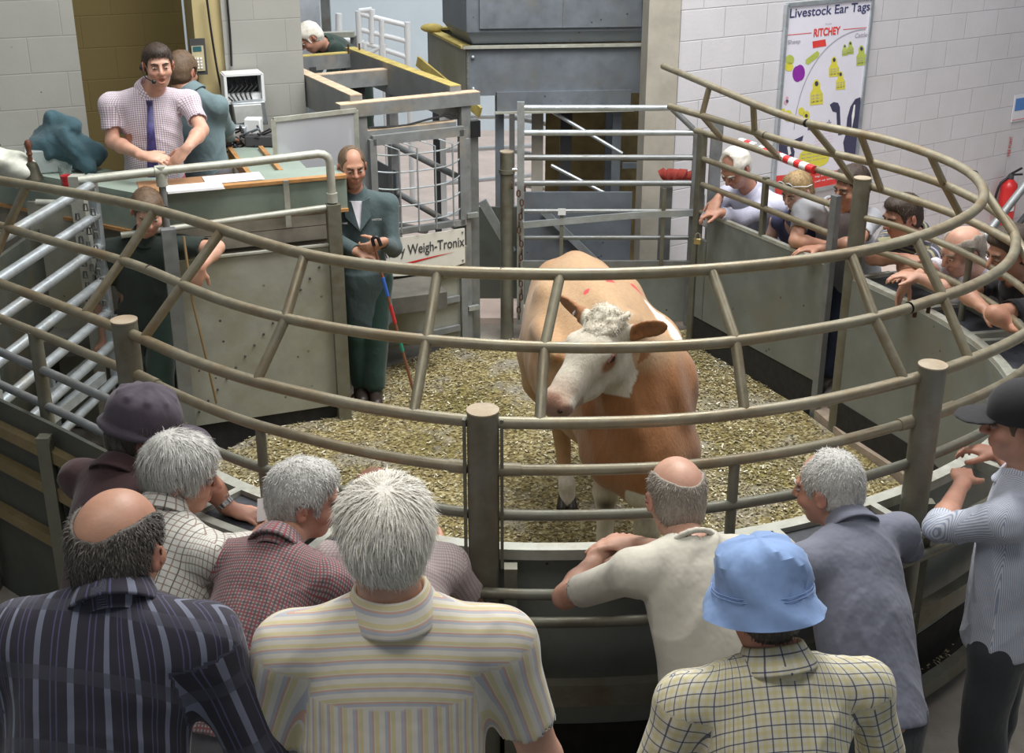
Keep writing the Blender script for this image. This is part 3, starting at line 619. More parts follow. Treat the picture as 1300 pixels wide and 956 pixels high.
def race():
    t = thing('ramp_panel', (.7, 10.6, -.1), 'dark grey sheet ramp side with pale sloping edge behind the back gate', 'ramp')
    MB().box((.55, 10.05, .42), (.9,.03,1.0)).build('ramp_sheet', M['bluegrey'], t, smooth=False)
    MB().beam(P(690,268,10.0), P(775,350,10.0), .03, .06).build('sloping_edge', M['galv'], t)
    MB().beam(P(612,255,9.7), P(650,320,9.7), .03, .07).build('sloping_edge', M['galv'], t)
    MB().box((-.12, 10.2, .3), (.5,.03,.9)).build('ramp_sheet', M['sheet_d'], t, smooth=False)
    p = thing('ochre_partition', (1.0, 11.2, -.1), 'stained ochre board partition under the hopper, widened as an added dark backdrop', 'partition')
    MB().box((.80, 11.0, .95), (1.0,.04,2.2)).build('board', plain('stained ochre board', (.22,.165,.07), .8, 0, .45, 3), p, smooth=False)  # ochre board extended as a dark sheet to add darkness under the hopper
    for k in range(2):
        g = thing('pen_hurdle', (-.25+.55*k, 11.6, -.1), ['white tubular pen hurdle seen through the crate gap left of the round post', 'white tubular pen hurdle seen through the rails of the back gate'][k], 'hurdle')
        x0 = -.62+.62*k
        for z in (.2,.5,.8,1.1,1.4): MB().cyl((x0, 11.0, z+.25), (x0+.85, 12.3-.9*k, z), .022, 10).build('rail', M['white'], g)
        for q in (0, .85): MB().box((x0+q, 11.0+(1.3-.9*k)*(q/.85), .75), (.05,.05,1.7)).build('stile', M['white'], g)
    for i, (px, c_) in enumerate(((682,M['conc']), (718,M['dark']))):
        q = thing('race_post', (P(px,200,10.6)[0], 10.6, -.1), ['pale concrete post behind the back gate', 'black square post behind the back gate'][i], 'post')
        MB().box((P(px,200,10.6)[0], 10.6, .9), (.10,.08,2.0)).build('post_tube', c_, q)
    for i in range(2):
        b = MB().cyl(P(690+i*10,135+75*i,10.4), P(790,195+62*i,10.2), .016, 10).build('brace_rail', M['galv']); tag(b, ['upper thin sloping rail crossing below the hopper lip', 'lower thin sloping rail crossing behind the back gate'][i], 'rail')
race()
# ------------------------------------------------------------------ far hall fittings
def far_hall():
    g = thing('white_railing', (-1.2, 13.2, 0), 'white tubular stepped handrail by the pale blue far wall', 'railing')
    Y = 13.4
    for (a, b) in (((455,17),(515,32)), ((455,37),(515,52)), ((465,55),(515,72)), ((490,80),(520,92)), ((420,48),(462,54)), ((462,72),(487,56)), ((456,14),(472,12))):
        MB().cyl(P(*a,Y), P(*b,Y), .028, 10).build('rail', M['white'], g)
    for (a, b) in (((455,14),(457,60)), ((472,12),(472,55)), ((485,25),(485,80)), ((517,28),(518,95)), ((487,56),(487,90)), ((463,54),(463,85)), ((430,17),(430,50))):
        MB().cyl(P(*a,Y), P(*b,Y), .035, 10).build('upright', M['white'], g)
    for i, px in enumerate((372, 414)):
        o = thing('door_frame_post', P(px,60,13.0), ['dark grey upright left of the stooping man in green', 'dark grey upright right above the stooping man in green'][i], 'post')
        a, b = P(px,-30,13.0), P(px,70,13.0); MB().box(((a[0]+b[0])/2, 13.0, (a[2]+b[2])/2), (.09,.06,a[2]-b[2])).build('post_tube', M['galv_dk'], o)
    o = thing('pen_rail', P(350,50,12.0), 'pale yellow topped rail behind the stooping man', 'rail')
    MB().beam(P(340,47,12.0), P(450,43,12.0), .1, .05).build('rail_bar', M['ledge'], o)
    MB().beam(P(340,55,12.0), P(400,52,12.0), .1, .05).build('rail_bar', M['galv_dk'], o)
    c = thing('cabinet', P(390,0,13.6), 'pale blue tall cabinet doors against the far wall', 'cabinet')
    a, b = P(345,-30,13.6), P(410,80,13.6); MB().box(((a[0]+b[0])/2, 13.7, (a[2]+b[2])/2), (b[0]-a[0], .3, a[2]-b[2])).build('cabinet_body', plain('pale grey blue cabinet', (.55,.60,.66), .6), c, smooth=False)
    for px in (347, 378, 409): 
        a, b = P(px,-30,13.52), P(px,80,13.52); MB().box(((a[0]+b[0])/2, 13.54, (a[2]+b[2])/2), (.02,.02,a[2]-b[2])).build('cabinet_edge', M['galv_dk'], c)
    for px, py in ((455,14), (517,28), (487,56), (430,17)):
        a = P(px,py,Y); MB().cyl(a, (a[0], a[1], -.07), .03, 10).build('upright', M['white'], g)
    for px in (343, 448): a = P(px,46,12.0); MB().box((a[0], 12.05, (a[2]-.07)/2), (.06,.06,a[2]+.07)).build('rail_leg', M['galv_dk'], o)
    d = MB().cyl(P(568,-20,15), P(568,28,15), .03, 10).build('down_pipe', M['white']); tag(d, 'thin white downpipe on the pale blue far wall', 'pipe')
far_hall()
# ------------------------------------------------------------------ rostrum: panels, handrail, desk
def rostrum():
    t = thing('rostrum_front', tuple(R1(-.5,0,-.12)), 'pale stained sheet panelling between two posts in front of the auctioneer desk', 'panelling')
    MB().hexa([R1(-1.0,0,.10), R1(-.03,0,.10), R1(-.03,.02,.10), R1(-1.0,.02,.10), R1(-1.0,0,1.22), R1(-.03,0,1.22), R1(-.03,.02,1.22), R1(-1.0,.02,1.22)]).build('sheet', M['sheet_l'], t, smooth=False)
    MB().beam(R1(-1.0,.0,1.225), R1(-.03,.0,1.225), .03, .012).build('sheet_edge', M['ledge'], t)
    MB().box(R1(-.5,.03,.0), (1.0,.02,.24), U1).build('base_strip', M['skirt'], t)  # black strip standing in for the shaded gap below the panels
    for z0 in (1.235, 1.33): MB().hexa([R1(-1.0,.10,z0), R1(.0,.10,z0), R1(.0,.13,z0), R1(-1.0,.13,z0), R1(-1.0,.10,z0+.09), R1(.0,.10,z0+.09), R1(.0,.13,z0+.09), R1(-1.0,.13,z0+.09)]).build('plank', M['plank'], t, smooth=False)
    MB().hexa([R1(-1.0,.14,-.1), R1(.0,.14,-.1), R1(.0,.17,-.1), R1(-1.0,.17,-.1), R1(-1.0,.14,1.43), R1(.0,.14,1.43), R1(.0,.17,1.43), R1(-1.0,.17,1.43)]).build('back_board', M['plank'], t, smooth=False)
    for k in range(14):
        s = -.95+.9*((k*37) % 14)/14; z = .2+.95*((k*23) % 14)/14; MB().ball(R1(s,-.004,z), .008, 4).build('bolt', M['dark'], t)
    h = thing('handrail', tuple(R1(-.5,0,0)), 'pale green tubular handrail in front of the auctioneer desk, bent down at its right end', 'handrail')
    MB().tube(spline([R1(-1.5,.0,1.775), R1(-1.06,0,1.79), R1(-.5,.0,1.80), R1(-.08,.0,1.815)], .2)+[V(R1(-.045,0,1.808)), V(R1(-.02,0,1.79)), V(R1(-.008,0,1.76)), V(R1(-.005,0,1.53))], .026, 14).build('rail', M['ledge'], h)
    MB().tube([R1(-1.3,.0,1.42), R1(-.03,.0,1.47)], .02, 12).build('lower_rail', M['ledge'], h)
    MB().cyl(R1(-1.03,0,1.79), R1(-1.03,0,1.45), .022, 12).build('upright', M['galv_dk'], h)
    MB().cyl(R1(-1.03,0,1.82), R1(-1.03,0,1.70), .033, 14).build('tee', M['ledge'], h)
    MB().tube([R1(-1.065,0,1.79), R1(-.995,0,1.79)], .034, 14).build('tee', M['ledge'], h); MB().cyl(R1(-.005,0,1.50), R1(-.005,0,1.56), .034, 14).build('socket', M['ledge'], h)
    MB().box(R1(-.28,.06,1.50), (.035,.02,.30), U1).build('bracket', M['ledge'], h)
    for i, s in enumerate((-1.035, -.005)):
        p = thing('panel_post', tuple(R1(s,0,-.12)), ['dark steel post at the left end of the pale panelling', 'worn steel post at the right end of the pale panelling, beside the clerk'][i], 'post')
        MB().box(R1(s,-.01 if i else -.13,.68 if i else .66), (.085,.07,1.62), U1).build('post_tube', M['post'] if i else M['galv_dk'], p)
    d = thing('auctioneer_desk', tuple(R1(-.5,.3,.62)), 'pale green laminate desk with varnished wood edging in front of the auctioneer', 'desk')
    def slabR(s0, s1, w0, w1, z0, z1, name, m, par):
        z0 -= .115; z1 -= .115
        return MB().hexa([R1(s0,w0,z0), R1(s1,w0,z0), R1(s1,w1,z0), R1(s0,w1,z0), R1(s0,w0,z1), R1(s1,w0,z1), R1(s1,w1,z1), R1(s0,w1,z1)]).build(name, m, par, smooth=False)
    slabR(-1.15,.12,.12,.15,1.53,1.735,'front', M['laminate'], d); slabR(-1.15,.12,.10,.15,1.515,1.535,'wood_edge', M['wood'], d)
    slabR(-1.15,.12,.10,.16,1.735,1.755,'wood_edge', M['wood'], d); slabR(-1.15,.12,.16,.42,1.72,1.745,'desk_top', M['laminate_top'], d)
    slabR(-1.15,-.55,.16,.42,1.745,1.75,'wood_board', plain('brown wooden board', (.36,.20,.10), .55, 0, .15, 8), d)
    slabR(-1.1,.1,.39,.42,.75,1.72,'back_panel', M['laminate'], d)
    # return going back on the right
    slabR(-.42,-.05,.42,1.3,1.69,1.715,'desk_top', M['laminate_top'], d); slabR(-.45,-.42,.42,1.3,1.65,1.725,'wood_edge', M['wood'], d); slabR(-.25,-.22,.45,1.2,1.715,1.74,'wood_edge', M['wood'], d)
    # left return
    C = V(R1(-1.15,.12)); q = vn((-.86,.51,0)); nn = V([.51,.86,0]); 
    def LQ(a, b, z): p = C+q*a+nn*b; return (p[0], p[1], z)
    l = thing('side_counter', LQ(.5,.2,.75), 'pale green counter with wood edging left of the auctioneer, holding bell, glass and jacket', 'counter')
    def sl(a0, a1, b0, b1, zz0, zz1, name, m):
        zz0 -= .115; zz1 -= .115
        MB().hexa([LQ(a0,b0,zz0), LQ(a1,b0,zz0), LQ(a1,b1,zz0), LQ(a0,b1,zz0), LQ(a0,b0,zz1), LQ(a1,b0,zz1), LQ(a1,b1,zz1), LQ(a0,b1,zz1)]).build(name, m, l, smooth=False)
    sl(.0,2.0,0,.03,1.50,1.72,'front', M['laminate']); sl(0,2.0,-.02,.04,1.485,1.505,'wood_edge', M['wood']); sl(-.02,2.0,-.0,.34,1.72,1.745,'counter_top', M['laminate_top']); sl(.02,2.0,.04,.06,-.1,1.5,'back_board', M['plank'])
    fl_ = MB(); fl_.hexa([R1(-3.2,.5,.50), R1(.9,.5,.50), R1(.9,3.0,.50), R1(-3.2,3.0,.50), R1(-3.2,.5,.62), R1(.9,.5,.62), R1(.9,3.0,.62), R1(-3.2,3.0,.62)])
    struct(fl_.build('rostrum_floor', M['floor_dk'], smooth=False))
    # papers
    for i, (px, py, w_, lb) in enumerate(((247,238,.34,'white sheet of paper on the wooden board before the auctioneer'), (296,226,.36,'white sheet of paper on the green desk top right of the wooden board'))):
        c = V(G(px, py, 1.639+.004*(1-i))); o = MB().box(c, (w_,.20,.003), U1).build('paper_sheet', M['paper'], smooth=False); tag(o, lb, 'paper')
rostrum()
def desk_things():
    z = 1.632
    b = thing('hand_bell', G(42,228,z), 'dark brass hand bell with turned wooden handle on the side counter', 'bell')
    c = V(G(42,228,z))
    MB().lathe(c, [(.068,0),(.066,.01),(.052,.04),(.045,.08),(.036,.105),(.012,.118)], 24).build('bell_body', plain('dark bronze', (.10,.095,.07), .4, .7, .2), b)
    MB().lathe(c, [(.012,.115),(.016,.13),(.013,.15),(.02,.165),(.015,.18),(.022,.21),(.024,.23),(.015,.25),(.004,.255)], 16).build('handle', plain('dark wood handle', (.13,.05,.03), .4), b)
    g = thing('drinking_glass', G(86,238,z), 'clear glass half full of red drink on the side counter', 'glass')
    c = V(G(86,238,z)); gm = NM('clear glass'); gm.fin((.9,.95,.95), .05, 0, **{'Transmission Weight': 1.0, 'IOR': 1.3, 'Alpha': .55})
    MB().lathe(c, [(.034,0),(.036,.02),(.042,.135),(.040,.135),(.034,.02),(.003,.012)], 24).build('tumbler', gm.m, g)
    MB().lathe(c, [(.030,.012),(.033,.03),(.036,.075),(.003,.0751)], 24).build('red_drink', plain('red drink', (.60,.02,.03), .15, 0, .05), g)
    k = thing('grey_box', G(60,222,z), 'grey plastic box under the jacket on the side counter', 'box')
    MB().box(V(G(58,222,z))+V([0,.14,.075]), (.32,.2,.15), U1).build('box_body', plain('grey plastic box', (.33,.38,.38), .5), k, bevel=.008)
def wl(px, py, off=0.0):   # point on the white block wall
    p0 = V([1.32,9.93,0]); u = V([.84,.5425,0]); n = V([.5425,-.84,0]); r = V(_ray(px, py)); o = V([0,0,CAMH])
    t = np.dot(p0+n*off-o, n)/np.dot(r, n); return o+r*t
WU = vn((.84,.5425,0)); WN = vn((.5425,-.84,0))
def poster():
    t = thing('ear_tag_poster', tuple(wl(1045,240,.02)), 'large framed white poster headed Livestock Ear Tags on the white block wall', 'poster')
    A = wl(999,6,.02); B = wl(1107,-1,.02); D = wl(985,250,.02)
    wdt = np.dot(B-A, WU); h = A[2]-D[2]; a0 = np.array([A[0], A[1], A[2]-h])
    def q(x, z, o=0): return a0+WU*x*wdt+V([0,0,z*h])+WN*o   # x,z in 0..1 of the poster
    MB().hexa([q(0,0,-.015), q(1,0,-.015), q(1,0,.004), q(0,0,.004), q(0,1,-.015), q(1,1,-.015), q(1,1,.004), q(0,1,.004)]).build('board', plain('white poster print', (.83,.82,.92), .35, 0, .02), t, smooth=False)
    for (x0, y0, x1, y1) in ((0,0,1,0), (0,1,1,1), (0,0,0,1), (1,0,1,1)): MB().beam(q(x0,y0,.006), q(x1,y1,.006), .03, .03, WN).build('frame_edge', M['galv'], t)
    def uv(px, py):  # photo position to poster coordinates
        p = wl(px, py, .02); return np.dot(p-a0, WU)/wdt, (p[2]-a0[2])/h
    def Z(x, y): return uv(980+x/3.54, y/3.54)
    def shape(pts, m, name, o=.006):
        mb = MB(); mb.add([q(*Z(*p), o) for p in pts], [tuple(range(len(pts)))]); return mb.build(name, m, t, smooth=False)
    def disc(x, y, rx, ry, m, name, o=.006): return shape([(x+rx*math.cos(k*math.pi/8), y+ry*math.sin(k*math.pi/8)) for k in range(16)], m, name, o)
    def tx(s, x0, y0, x1, hh, m, b=.0, name='lettering', o=.007):
        u0, v0 = Z(x0, y0); u1, _ = Z(x1, y0); text(s, q(u0, v0), WU, (0,0,1), (u1-u0)*wdt, hh/3.54/150.*1.0, m, t, name, th=o, bold=b)
    navy = plain('navy print', (.05,.055,.16), .5); redp = plain('red print', (.75,.06,.05), .5); yel = plain('yellow print', (.78,.72,.08), .5, 0, .05); prp = plain('purple print', (.28,.03,.38), .5)
    gry = plain('grey print', (.42,.40,.46), .5); blk = plain('dark cow print', (.06,.06,.12), .5); pink = plain('pale pink print', (.75,.45,.50), .5); pw = plain('white print', (.9,.9,.95), .5); grn = plain('olive print', (.52,.60,.12), .5)
    tx('Livestock Ear Tags', 76, 94, 432, 52, navy, .012)
    tx('from', 238, 112, 265, 8, gry); tx('RITCHEY', 184, 166, 302, 36, redp, .03); tx('Sheep', 68, 205, 124, 24, gry, .01); tx('Cattle', 370, 170, 424, 20, gry, .01)
    shape([(66,156),(176,146),(176,149),(66,159)], redp, 'red_rule'); shape([(318,131),(424,122),(424,125),(318,134)], redp, 'red_rule')
    shape([(180,186),(238,176),(242,206),(182,216)], redp, 'red_tag'); shape([(150,268),(200,228),(212,238),(206,256),(160,290),(148,284)], grn, 'yellow_tag')
    disc(78,268,20,22,grn,'yellow_tag'); disc(74,300,20,20,yel,'yellow_tag'); disc(112,332,22,36,prp,'purple_tag'); disc(124,326,22,36,prp,'purple_tag',.0065)
    def eartag(cx, cy, s, m):
        shape([(cx-s*.5,cy+s), (cx-s*.5,cy+s*.1), (cx-s*.28,cy-s*.3), (cx-s*.28,cy-s*.7), (cx-s*.1,cy-s), (cx+s*.1,cy-s), (cx+s*.28,cy-s*.7), (cx+s*.28,cy-s*.3), (cx+s*.5,cy+s*.1), (cx+s*.5,cy+s*.9)], m, 'ear_tag_print')
        disc(cx, cy-s*.68, s*.14, s*.2, blk, 'ear_tag_hole', .007)
        for k in range(3): tx('UK 04 17', cx-s*.42, cy+s*(.35+.24*k), cx+s*.42, s*.16, gry if k < 2 else blk, .01)
    eartag(198, 415, 58, yel); eartag(277, 300, 46, yel); eartag(306, 362, 42, yel); eartag(350, 215, 30, grn); eartag(400, 250, 46, grn); eartag(325, 225, 26, grn)
    for x, y, r_, m in ((60,460,8,pink), (66,455,6,navy), (66,440,6,pink), (48,500,10,yel), (70,520,20,yel), (130,500,14,yel), (152,518,16,yel), (152,520,7,blk)): disc(x, y, r_, r_*1.3, m, 'tag_print', .0065)
    # calf and cow pictures
    shape([(258,470),(275,458),(295,462),(303,480),(306,560),(314,605),(296,608),(290,560),(288,505),(270,500)], blk, 'cow_print'); shape([(330,600),(336,530),(350,480),(372,445),(396,436),(396,560),(390,600),(385,700),(325,690),(318,640)], blk, 'cow_print'); shape([(356,520),(366,470),(372,470),(368,520),(356,580)], pw, 'cow_print', .0068)
    shape([(30,640),(70,632),(88,650),(100,680),(96,712),(76,700),(58,712),(44,690),(28,690)], blk, 'cow_print'); shape([(90,632),(140,608),(134,632),(100,645)], blk, 'cow_print'); shape([(66,660),(78,656),(84,690),(72,698)], pw, 'cow_print', .0068)
    disc(187,708,68,44,yel,'yellow_spot')
    for k in range(3): tx('Ear tags order now', 132, 700+16*k, 240, 9, gry, .01)
    tx('Livestock', 158, 585, 262, 34, navy, .01)
    for k in range(4): tx('quality tags for farms', 190, 610+14*k, 270, 6, pink)
    shape([(12,790),(290,765),(288,828),(12,886)], redp, 'red_band'); tx('tag order line', 190, 800, 284, 12, pw, .01); tx('call us today', 190, 822, 284, 12, pw, .01)
    for k in range(22):
        a = math.radians(92+k*3.7); b_ = math.radians(92+(k+1)*3.7); f = lambda a, r_: (430+r_*math.cos(a)*1.02, 640-r_*1.55*math.sin(a))
        shape([f(a,330), f(b_,330), f(b_,327), f(a,327)], gry, 'curve_line', .0062)
    # safety sign and small red label
    s = thing('safety_sign', tuple(wl(1293,135,.01)), 'small blue, white and red notice on the white wall near the extinguisher', 'sign')
    def pl(x0, y0, x1, y1, m, name, o):
        a_, c_ = wl(x0, y1, .01), wl(x1, y0, .01); wd = np.dot(c_-a_, WU); hh = c_[2]-a_[2]
        MB().hexa([a_, a_+WU*wd, a_+WU*wd+WN*o, a_+WN*o]+[p+V([0,0,hh]) for p in (a_, a_+WU*wd, a_+WU*wd+WN*o, a_+WN*o)]).build(name, m, s, smooth=False)
    pl(1283,117,1312,155,plain('notice white', (.8,.8,.84), .4, 0, .03),'plate',.006); pl(1287,122,1310,141,plain('notice blue', (.10,.25,.60), .4, 0, .03),'blue_field',.009); pl(1284,148,1310,153,M['red'],'red_field',.009)
    s2 = thing('red_label', tuple(wl(1277,185,.01)), 'narrow vertical red label on the white wall above the fire extinguisher', 'label'); s = s2
    text('FIRE POINT', wl(1282,198,.01), V([0,0,1]), -WU, .20, .045, M['red'], s2, bold=.02)
    e = thing('fire_extinguisher', tuple(wl(1275,275,.1)), 'red fire extinguisher with black hose hanging on the white wall at the right edge', 'fire extinguisher')
    c = wl(1277,266,.11); 
    MB().lathe(c, [(.02,-.16),(.075,-.15),(.085,-.13),(.085,.22),(.075,.27),(.04,.305),(.025,.32)], 28).build('cylinder', M['red'], e)
    MB().lathe(c, [(.03,.32),(.03,.35),(.02,.37)], 14).build('valve', M['dark'], e)
    MB().beam(c+V([0,0,.37]), c+V([.10,.0,.43]), .025, .015).build('lever', M['black'], e); MB().beam(c+V([0,0,.36]), c+V([.12,.02,.36]), .025, .015).build('lever', M['black'], e)
    MB().tube(spline([c+V([-.02,0,.34]), c+V([-.10,-.02,.28]), c+V([-.135,-.02,.1]), c+V([-.12,-.02,-.05])]), .013, 10).build('hose', M['black'], e)
    f = c-WU*.03+WN*.08; MB().box(f+V([0,0,.08]), (.07,.012,.15), WU).build('paper_label', M['paper'], e, smooth=False)
    r = thing('stair_handrail', tuple(wl(1290,320,.5)), 'grey tubular handrail rising in front of the extinguisher', 'handrail')
    MB().cyl(P(1235,320,8.2), P(1325,205,8.6), .028, 12).build('rail', M['galv_dk'], r); MB().cyl(P(1245,345,8.2), P(1325,245,8.6), .02, 12).build('rail', M['dark'], r)
desk_things(); poster()
def pier_things():
    def pr(px, py, w=1.90):   # point on the pier front plane
        p0 = V(R1(-.33,w)); r = V(_ray(px, py)); o = V([0,0,CAMH]); t = np.dot(p0-o, N1)/np.dot(r, N1); return o+r*t
    k = thing('keypad_phone', tuple(pr(252,72)), 'small cream keypad unit with dark surround on the ochre wall', 'keypad')
    c = pr(252,72,1.88); MB().box(c, (.11,.02,.26), U1).build('surround', M['dark'], k, smooth=False); MB().box(c+V([0,-.012,-.01]), (.085,.02,.18), U1).build('cream_panel', plain('cream plastic', (.50,.44,.28), .5), k, smooth=False)
    MB().box(c+V([0,-.02,.06]), (.06,.012,.035), U1).build('display', plain('teal display', (.03,.12,.14), .3), k, smooth=False)
    for i in range(3):
        for j in range(4): MB().box(c+U1*(-.022+.022*i)+V([0,-.024,-.01-.022*j]), (.013,.01,.013), U1).build('key', M['paper'], k, smooth=False)
    # cables on the pier
    for i, (pts, lb) in enumerate((([(262,-5),(268,40),(276,90),(284,130),(288,165),(280,190)], 'black cable running down the pier beside the keypad'), ([(288,-5),(291,30),(293,60),(294,84)], 'short black cable dropping to the electric box'))):
        o = MB().tube(spline([pr(*q, 1.905) for q in pts]), .008, 8).build('wall_cable', M['black']); tag(o, lb, 'cable')
    b = thing('electric_box', tuple(pr(305,110)), 'open white equipment cabinet full of leads mounted on the pier', 'cabinet')
    c = pr(308,110,1.80); w_, h_ = .27, .20
    bk = lambda dx, dz, sx, sz, m, nm, dy=0, sy=.18: MB().box(c+U1*dx+V([0,0,dz])+N1*dy, (sx,sy,sz), U1).build(nm, m, b, smooth=False)
    bk(0,h_/2,w_,.015,M['white'],'box_side'); bk(0,-h_/2,w_,.015,M['white'],'box_side'); bk(-w_/2,0,.02,h_,M['white'],'box_side'); bk(w_/2,0,.02,h_,M['white'],'box_side'); bk(0,0,w_,h_,M['dark'],'box_back',.08,.02); bk(.0,-.07,w_*.9,.05,M['white'],'socket_strip',-.02,.06)
    for i in range(6):
        a = c+U1*(-.09+.035*i)+V([0,0,.05]); MB().tube(spline([a, a+V([.03,-.05,-.04]), a+V([-.02,-.08,-.09]), a+V([.03,-.1,-.13-.02*i])]), .007, 6).build('lead', M['black'], b)
    mo = thing('monitor', tuple(pr(312,150)), 'white screened monitor with cables in front, below the equipment cabinet', 'monitor')
    c2 = pr(317,143,1.72); tl = vn((0,-.3,1)); MB().box(c2, (.24,.06,.19), U1, None, tl).build('monitor_body', M['galv'], mo, bevel=.006); MB().box(c2+V([0,-.04,.0]), (.20,.012,.14), U1, None, tl).build('screen', plain('pale screen', (.72,.74,.72), .25), mo, smooth=False)
    for i in range(5):
        ph = i*1.1; a = c2+V([-.0,-.07,-.02]); MB().tube(spline([a+V([.05*math.cos(ph+s_*.8)+.01*i, -.02-.004*i, -.05+.055*math.sin(ph+s_*.8)-.01*s_]) for s_ in range(8)]), .005, 6).build('lead', M['black'], mo)
    e = thing('equipment_pile', tuple(pr(315,185)), 'tangle of black leads and power units on the desk return below the monitor', 'cables')
    for i in range(16):
        a = V(P(288+3.7*i, 178+12*math.sin(i*2.1), 8.75)); r_ = .05+.03*math.sin(i)
        MB().tube(spline([a+V([r_*math.cos(s_*1.0+i), .05*math.sin(s_*.7+i), .035*math.sin(s_+2*i)]) for s_ in range(7)]), .007, 6).build('lead', M['black'] if i % 4 else M['bluegrey'], e)
    MB().box(P(300,168,8.9), (.16,.1,.10)).build('power_unit', M['galv'], e, bevel=.01); MB().box(P(330,178,8.75), (.2,.1,.08)).build('power_unit', M['dark'], e, bevel=.01); MB().box(P(322,160,8.95), (.12,.1,.12)).build('power_unit', M['white'], e, bevel=.01)
pier_things()
def left_gate():
    A = V([-2.47,7.12,0]); B = V([-2.62,5.75,0])
    t = thing('left_gate', (A[0], A[1], -.1), 'pale galvanised seven bar gate standing open at the left of the ring', 'gate')
    for z in (1.74,1.55,1.36,1.15,.94,.73,.50): MB().cyl(A+V([0,0,z]), B+V([0,0,z]), .029, 12).build('gate_bar', M['galv'], t)
    for q in (A, B): MB().box(q+V([0,0,1.08]), (.05,.05,1.44), (B-A)).build('gate_stile', M['galv'], t)
    MB().beam(A+V([0,-.25,.62]), B+V([0,.3,.62]), .05, .06).build('latch_bar', M['galv'], t)
    for dz in (.4,.8): MB().box(A+V([.03,0,.5+dz]), (.04,.03,.04)).build('latch', M['galv_dk'], t)
    p = thing('gate_hanging_post', (-2.55, 7.2, -.12), 'pale steel post behind the open left gate', 'post')
    MB().box((-2.62,7.3,.8), (.08,.08,1.9)).build('post_tube', M['ledge'], p)
    c = thing('grey_chain', (-2.5,7.05,1.3), 'bunch of grey chain hanging on the post behind the left gate', 'chain')
    for k in range(26):
        a = V([-2.50+.05*math.sin(k*2.1), 7.03+.02*math.cos(k), 1.62-.024*k]); s_ = .02
        MB().tube([a+V([-s_*.4,0,s_]), a+V([s_*.4,0,s_]), a+V([s_*.6,0,-s_]), a+V([-s_*.6,0,-s_]), a+V([-s_*.4,0,s_])], .006, 6).build('link', M['chain'], c)
    h = thing('lower_hurdle', (-2.3,5.9,-.1), 'low pale metal hurdle lying below the open left gate', 'hurdle')
    for dz, dx in ((0,0),(-.14,.05)): MB().beam(G(62,505,.55+dz), G(140,440,.55+dz), .06, .05).build('hurdle_bar', M['galv'], h)
    for px in (66, 128): x, y, _ = G(px, 495 if px < 100 else 450, .55); MB().box((x, y, .3), (.04,.04,.75)).build('hurdle_upright', M['galv'], h)
    w = thing('walkway_wall', (-3.0,6.6,0), 'dark grey sheet wall behind the open left gate', 'wall panel')
    MB().sheet([(-3.15,5.6), (-3.05,7.75)], -.1, 1.3, .03).build('sheet', M['sheet_d'], w, smooth=False)
    MB().sheet([(-3.1,7.7), (-2.2,7.6)], -.1, 1.48, .03).build('sheet', M['sheet_l'], w, smooth=False); MB().cyl((-3.0,7.6,1.50), (-2.2,7.5,1.50), .022, 12).build('top_rail', M['ledge'], w)
left_gate()
def chips():
    # loose straw on the ring floor
    poly = [tuple(G(*q)[:2]) for q in [(150,640), (250,590), (340,545), (440,508), (480,470), (590,434)]]+[(1.40,9.2), (1.50,9.1), (1.98,7.62), (2.27,6.75), (2.45,5.9), (2.1,4.95), (1.6,4.5), (0,4.2), (-1.1,4.5)]
    px = V([p[0] for p in poly]); py = V([p[1] for p in poly]); n = 70000
    x = RNG.uniform(-2.2, 2.6, n); y = RNG.uniform(4.1, 9.2, n); ins = np.zeros(n, bool); j = len(poly)-1
    for i in range(len(poly)):
        c = ((py[i] > y) != (py[j] > y)) & (x < (px[j]-px[i])*(y-py[i])/(py[j]-py[i]+1e-12)+px[i]); ins ^= c; j = i
    den = .5+.5*np.sin(x*2.1+1.3*np.sin(y*1.7))*np.cos(y*1.9+.8*np.sin(x*2.3)); keep = ins & (RNG.random(n) < .25+.75*den)
    x, y = x[keep], y[keep]; m = len(x); a = RNG.uniform(0, 2*np.pi, m); L = RNG.uniform(.004, .015, m); Wd = RNG.uniform(.0022, .0055, m); tl = RNG.uniform(-.35, .35, m)
    d = np.stack([np.cos(a), np.sin(a), tl], 1)*L[:, None]; s_ = np.stack([-np.sin(a), np.cos(a), RNG.uniform(-.4, .4, m)], 1)*Wd[:, None]
    c = np.stack([x, y, .006+RNG.random(m)*.008], 1)
    vs = np.stack([c-d-s_, c+d-s_, c+d+s_, c-d+s_], 1).reshape(-1, 3); vs[:, 2] = np.maximum(vs[:, 2], .001)
    me = bpy.data.meshes.new('straw_litter'); me.from_pydata(vs.tolist(), [], [(4*i, 4*i+1, 4*i+2, 4*i+3) for i in range(m)])
    at = me.attributes.new('rnd', 'FLOAT', 'POINT'); v = np.clip(RNG.beta(1.3, 1.6, m)+.15*(den[keep]-.5), 0, 1); at.data.foreach_set('value', np.repeat(v, 4))
    me.materials.append(M['chips']); o = bpy.data.objects.new('straw_litter', me); COL.objects.link(o); tag(o, 'loose straw and wood chips scattered over the ring floor', 'straw', kind='stuff')
chips()
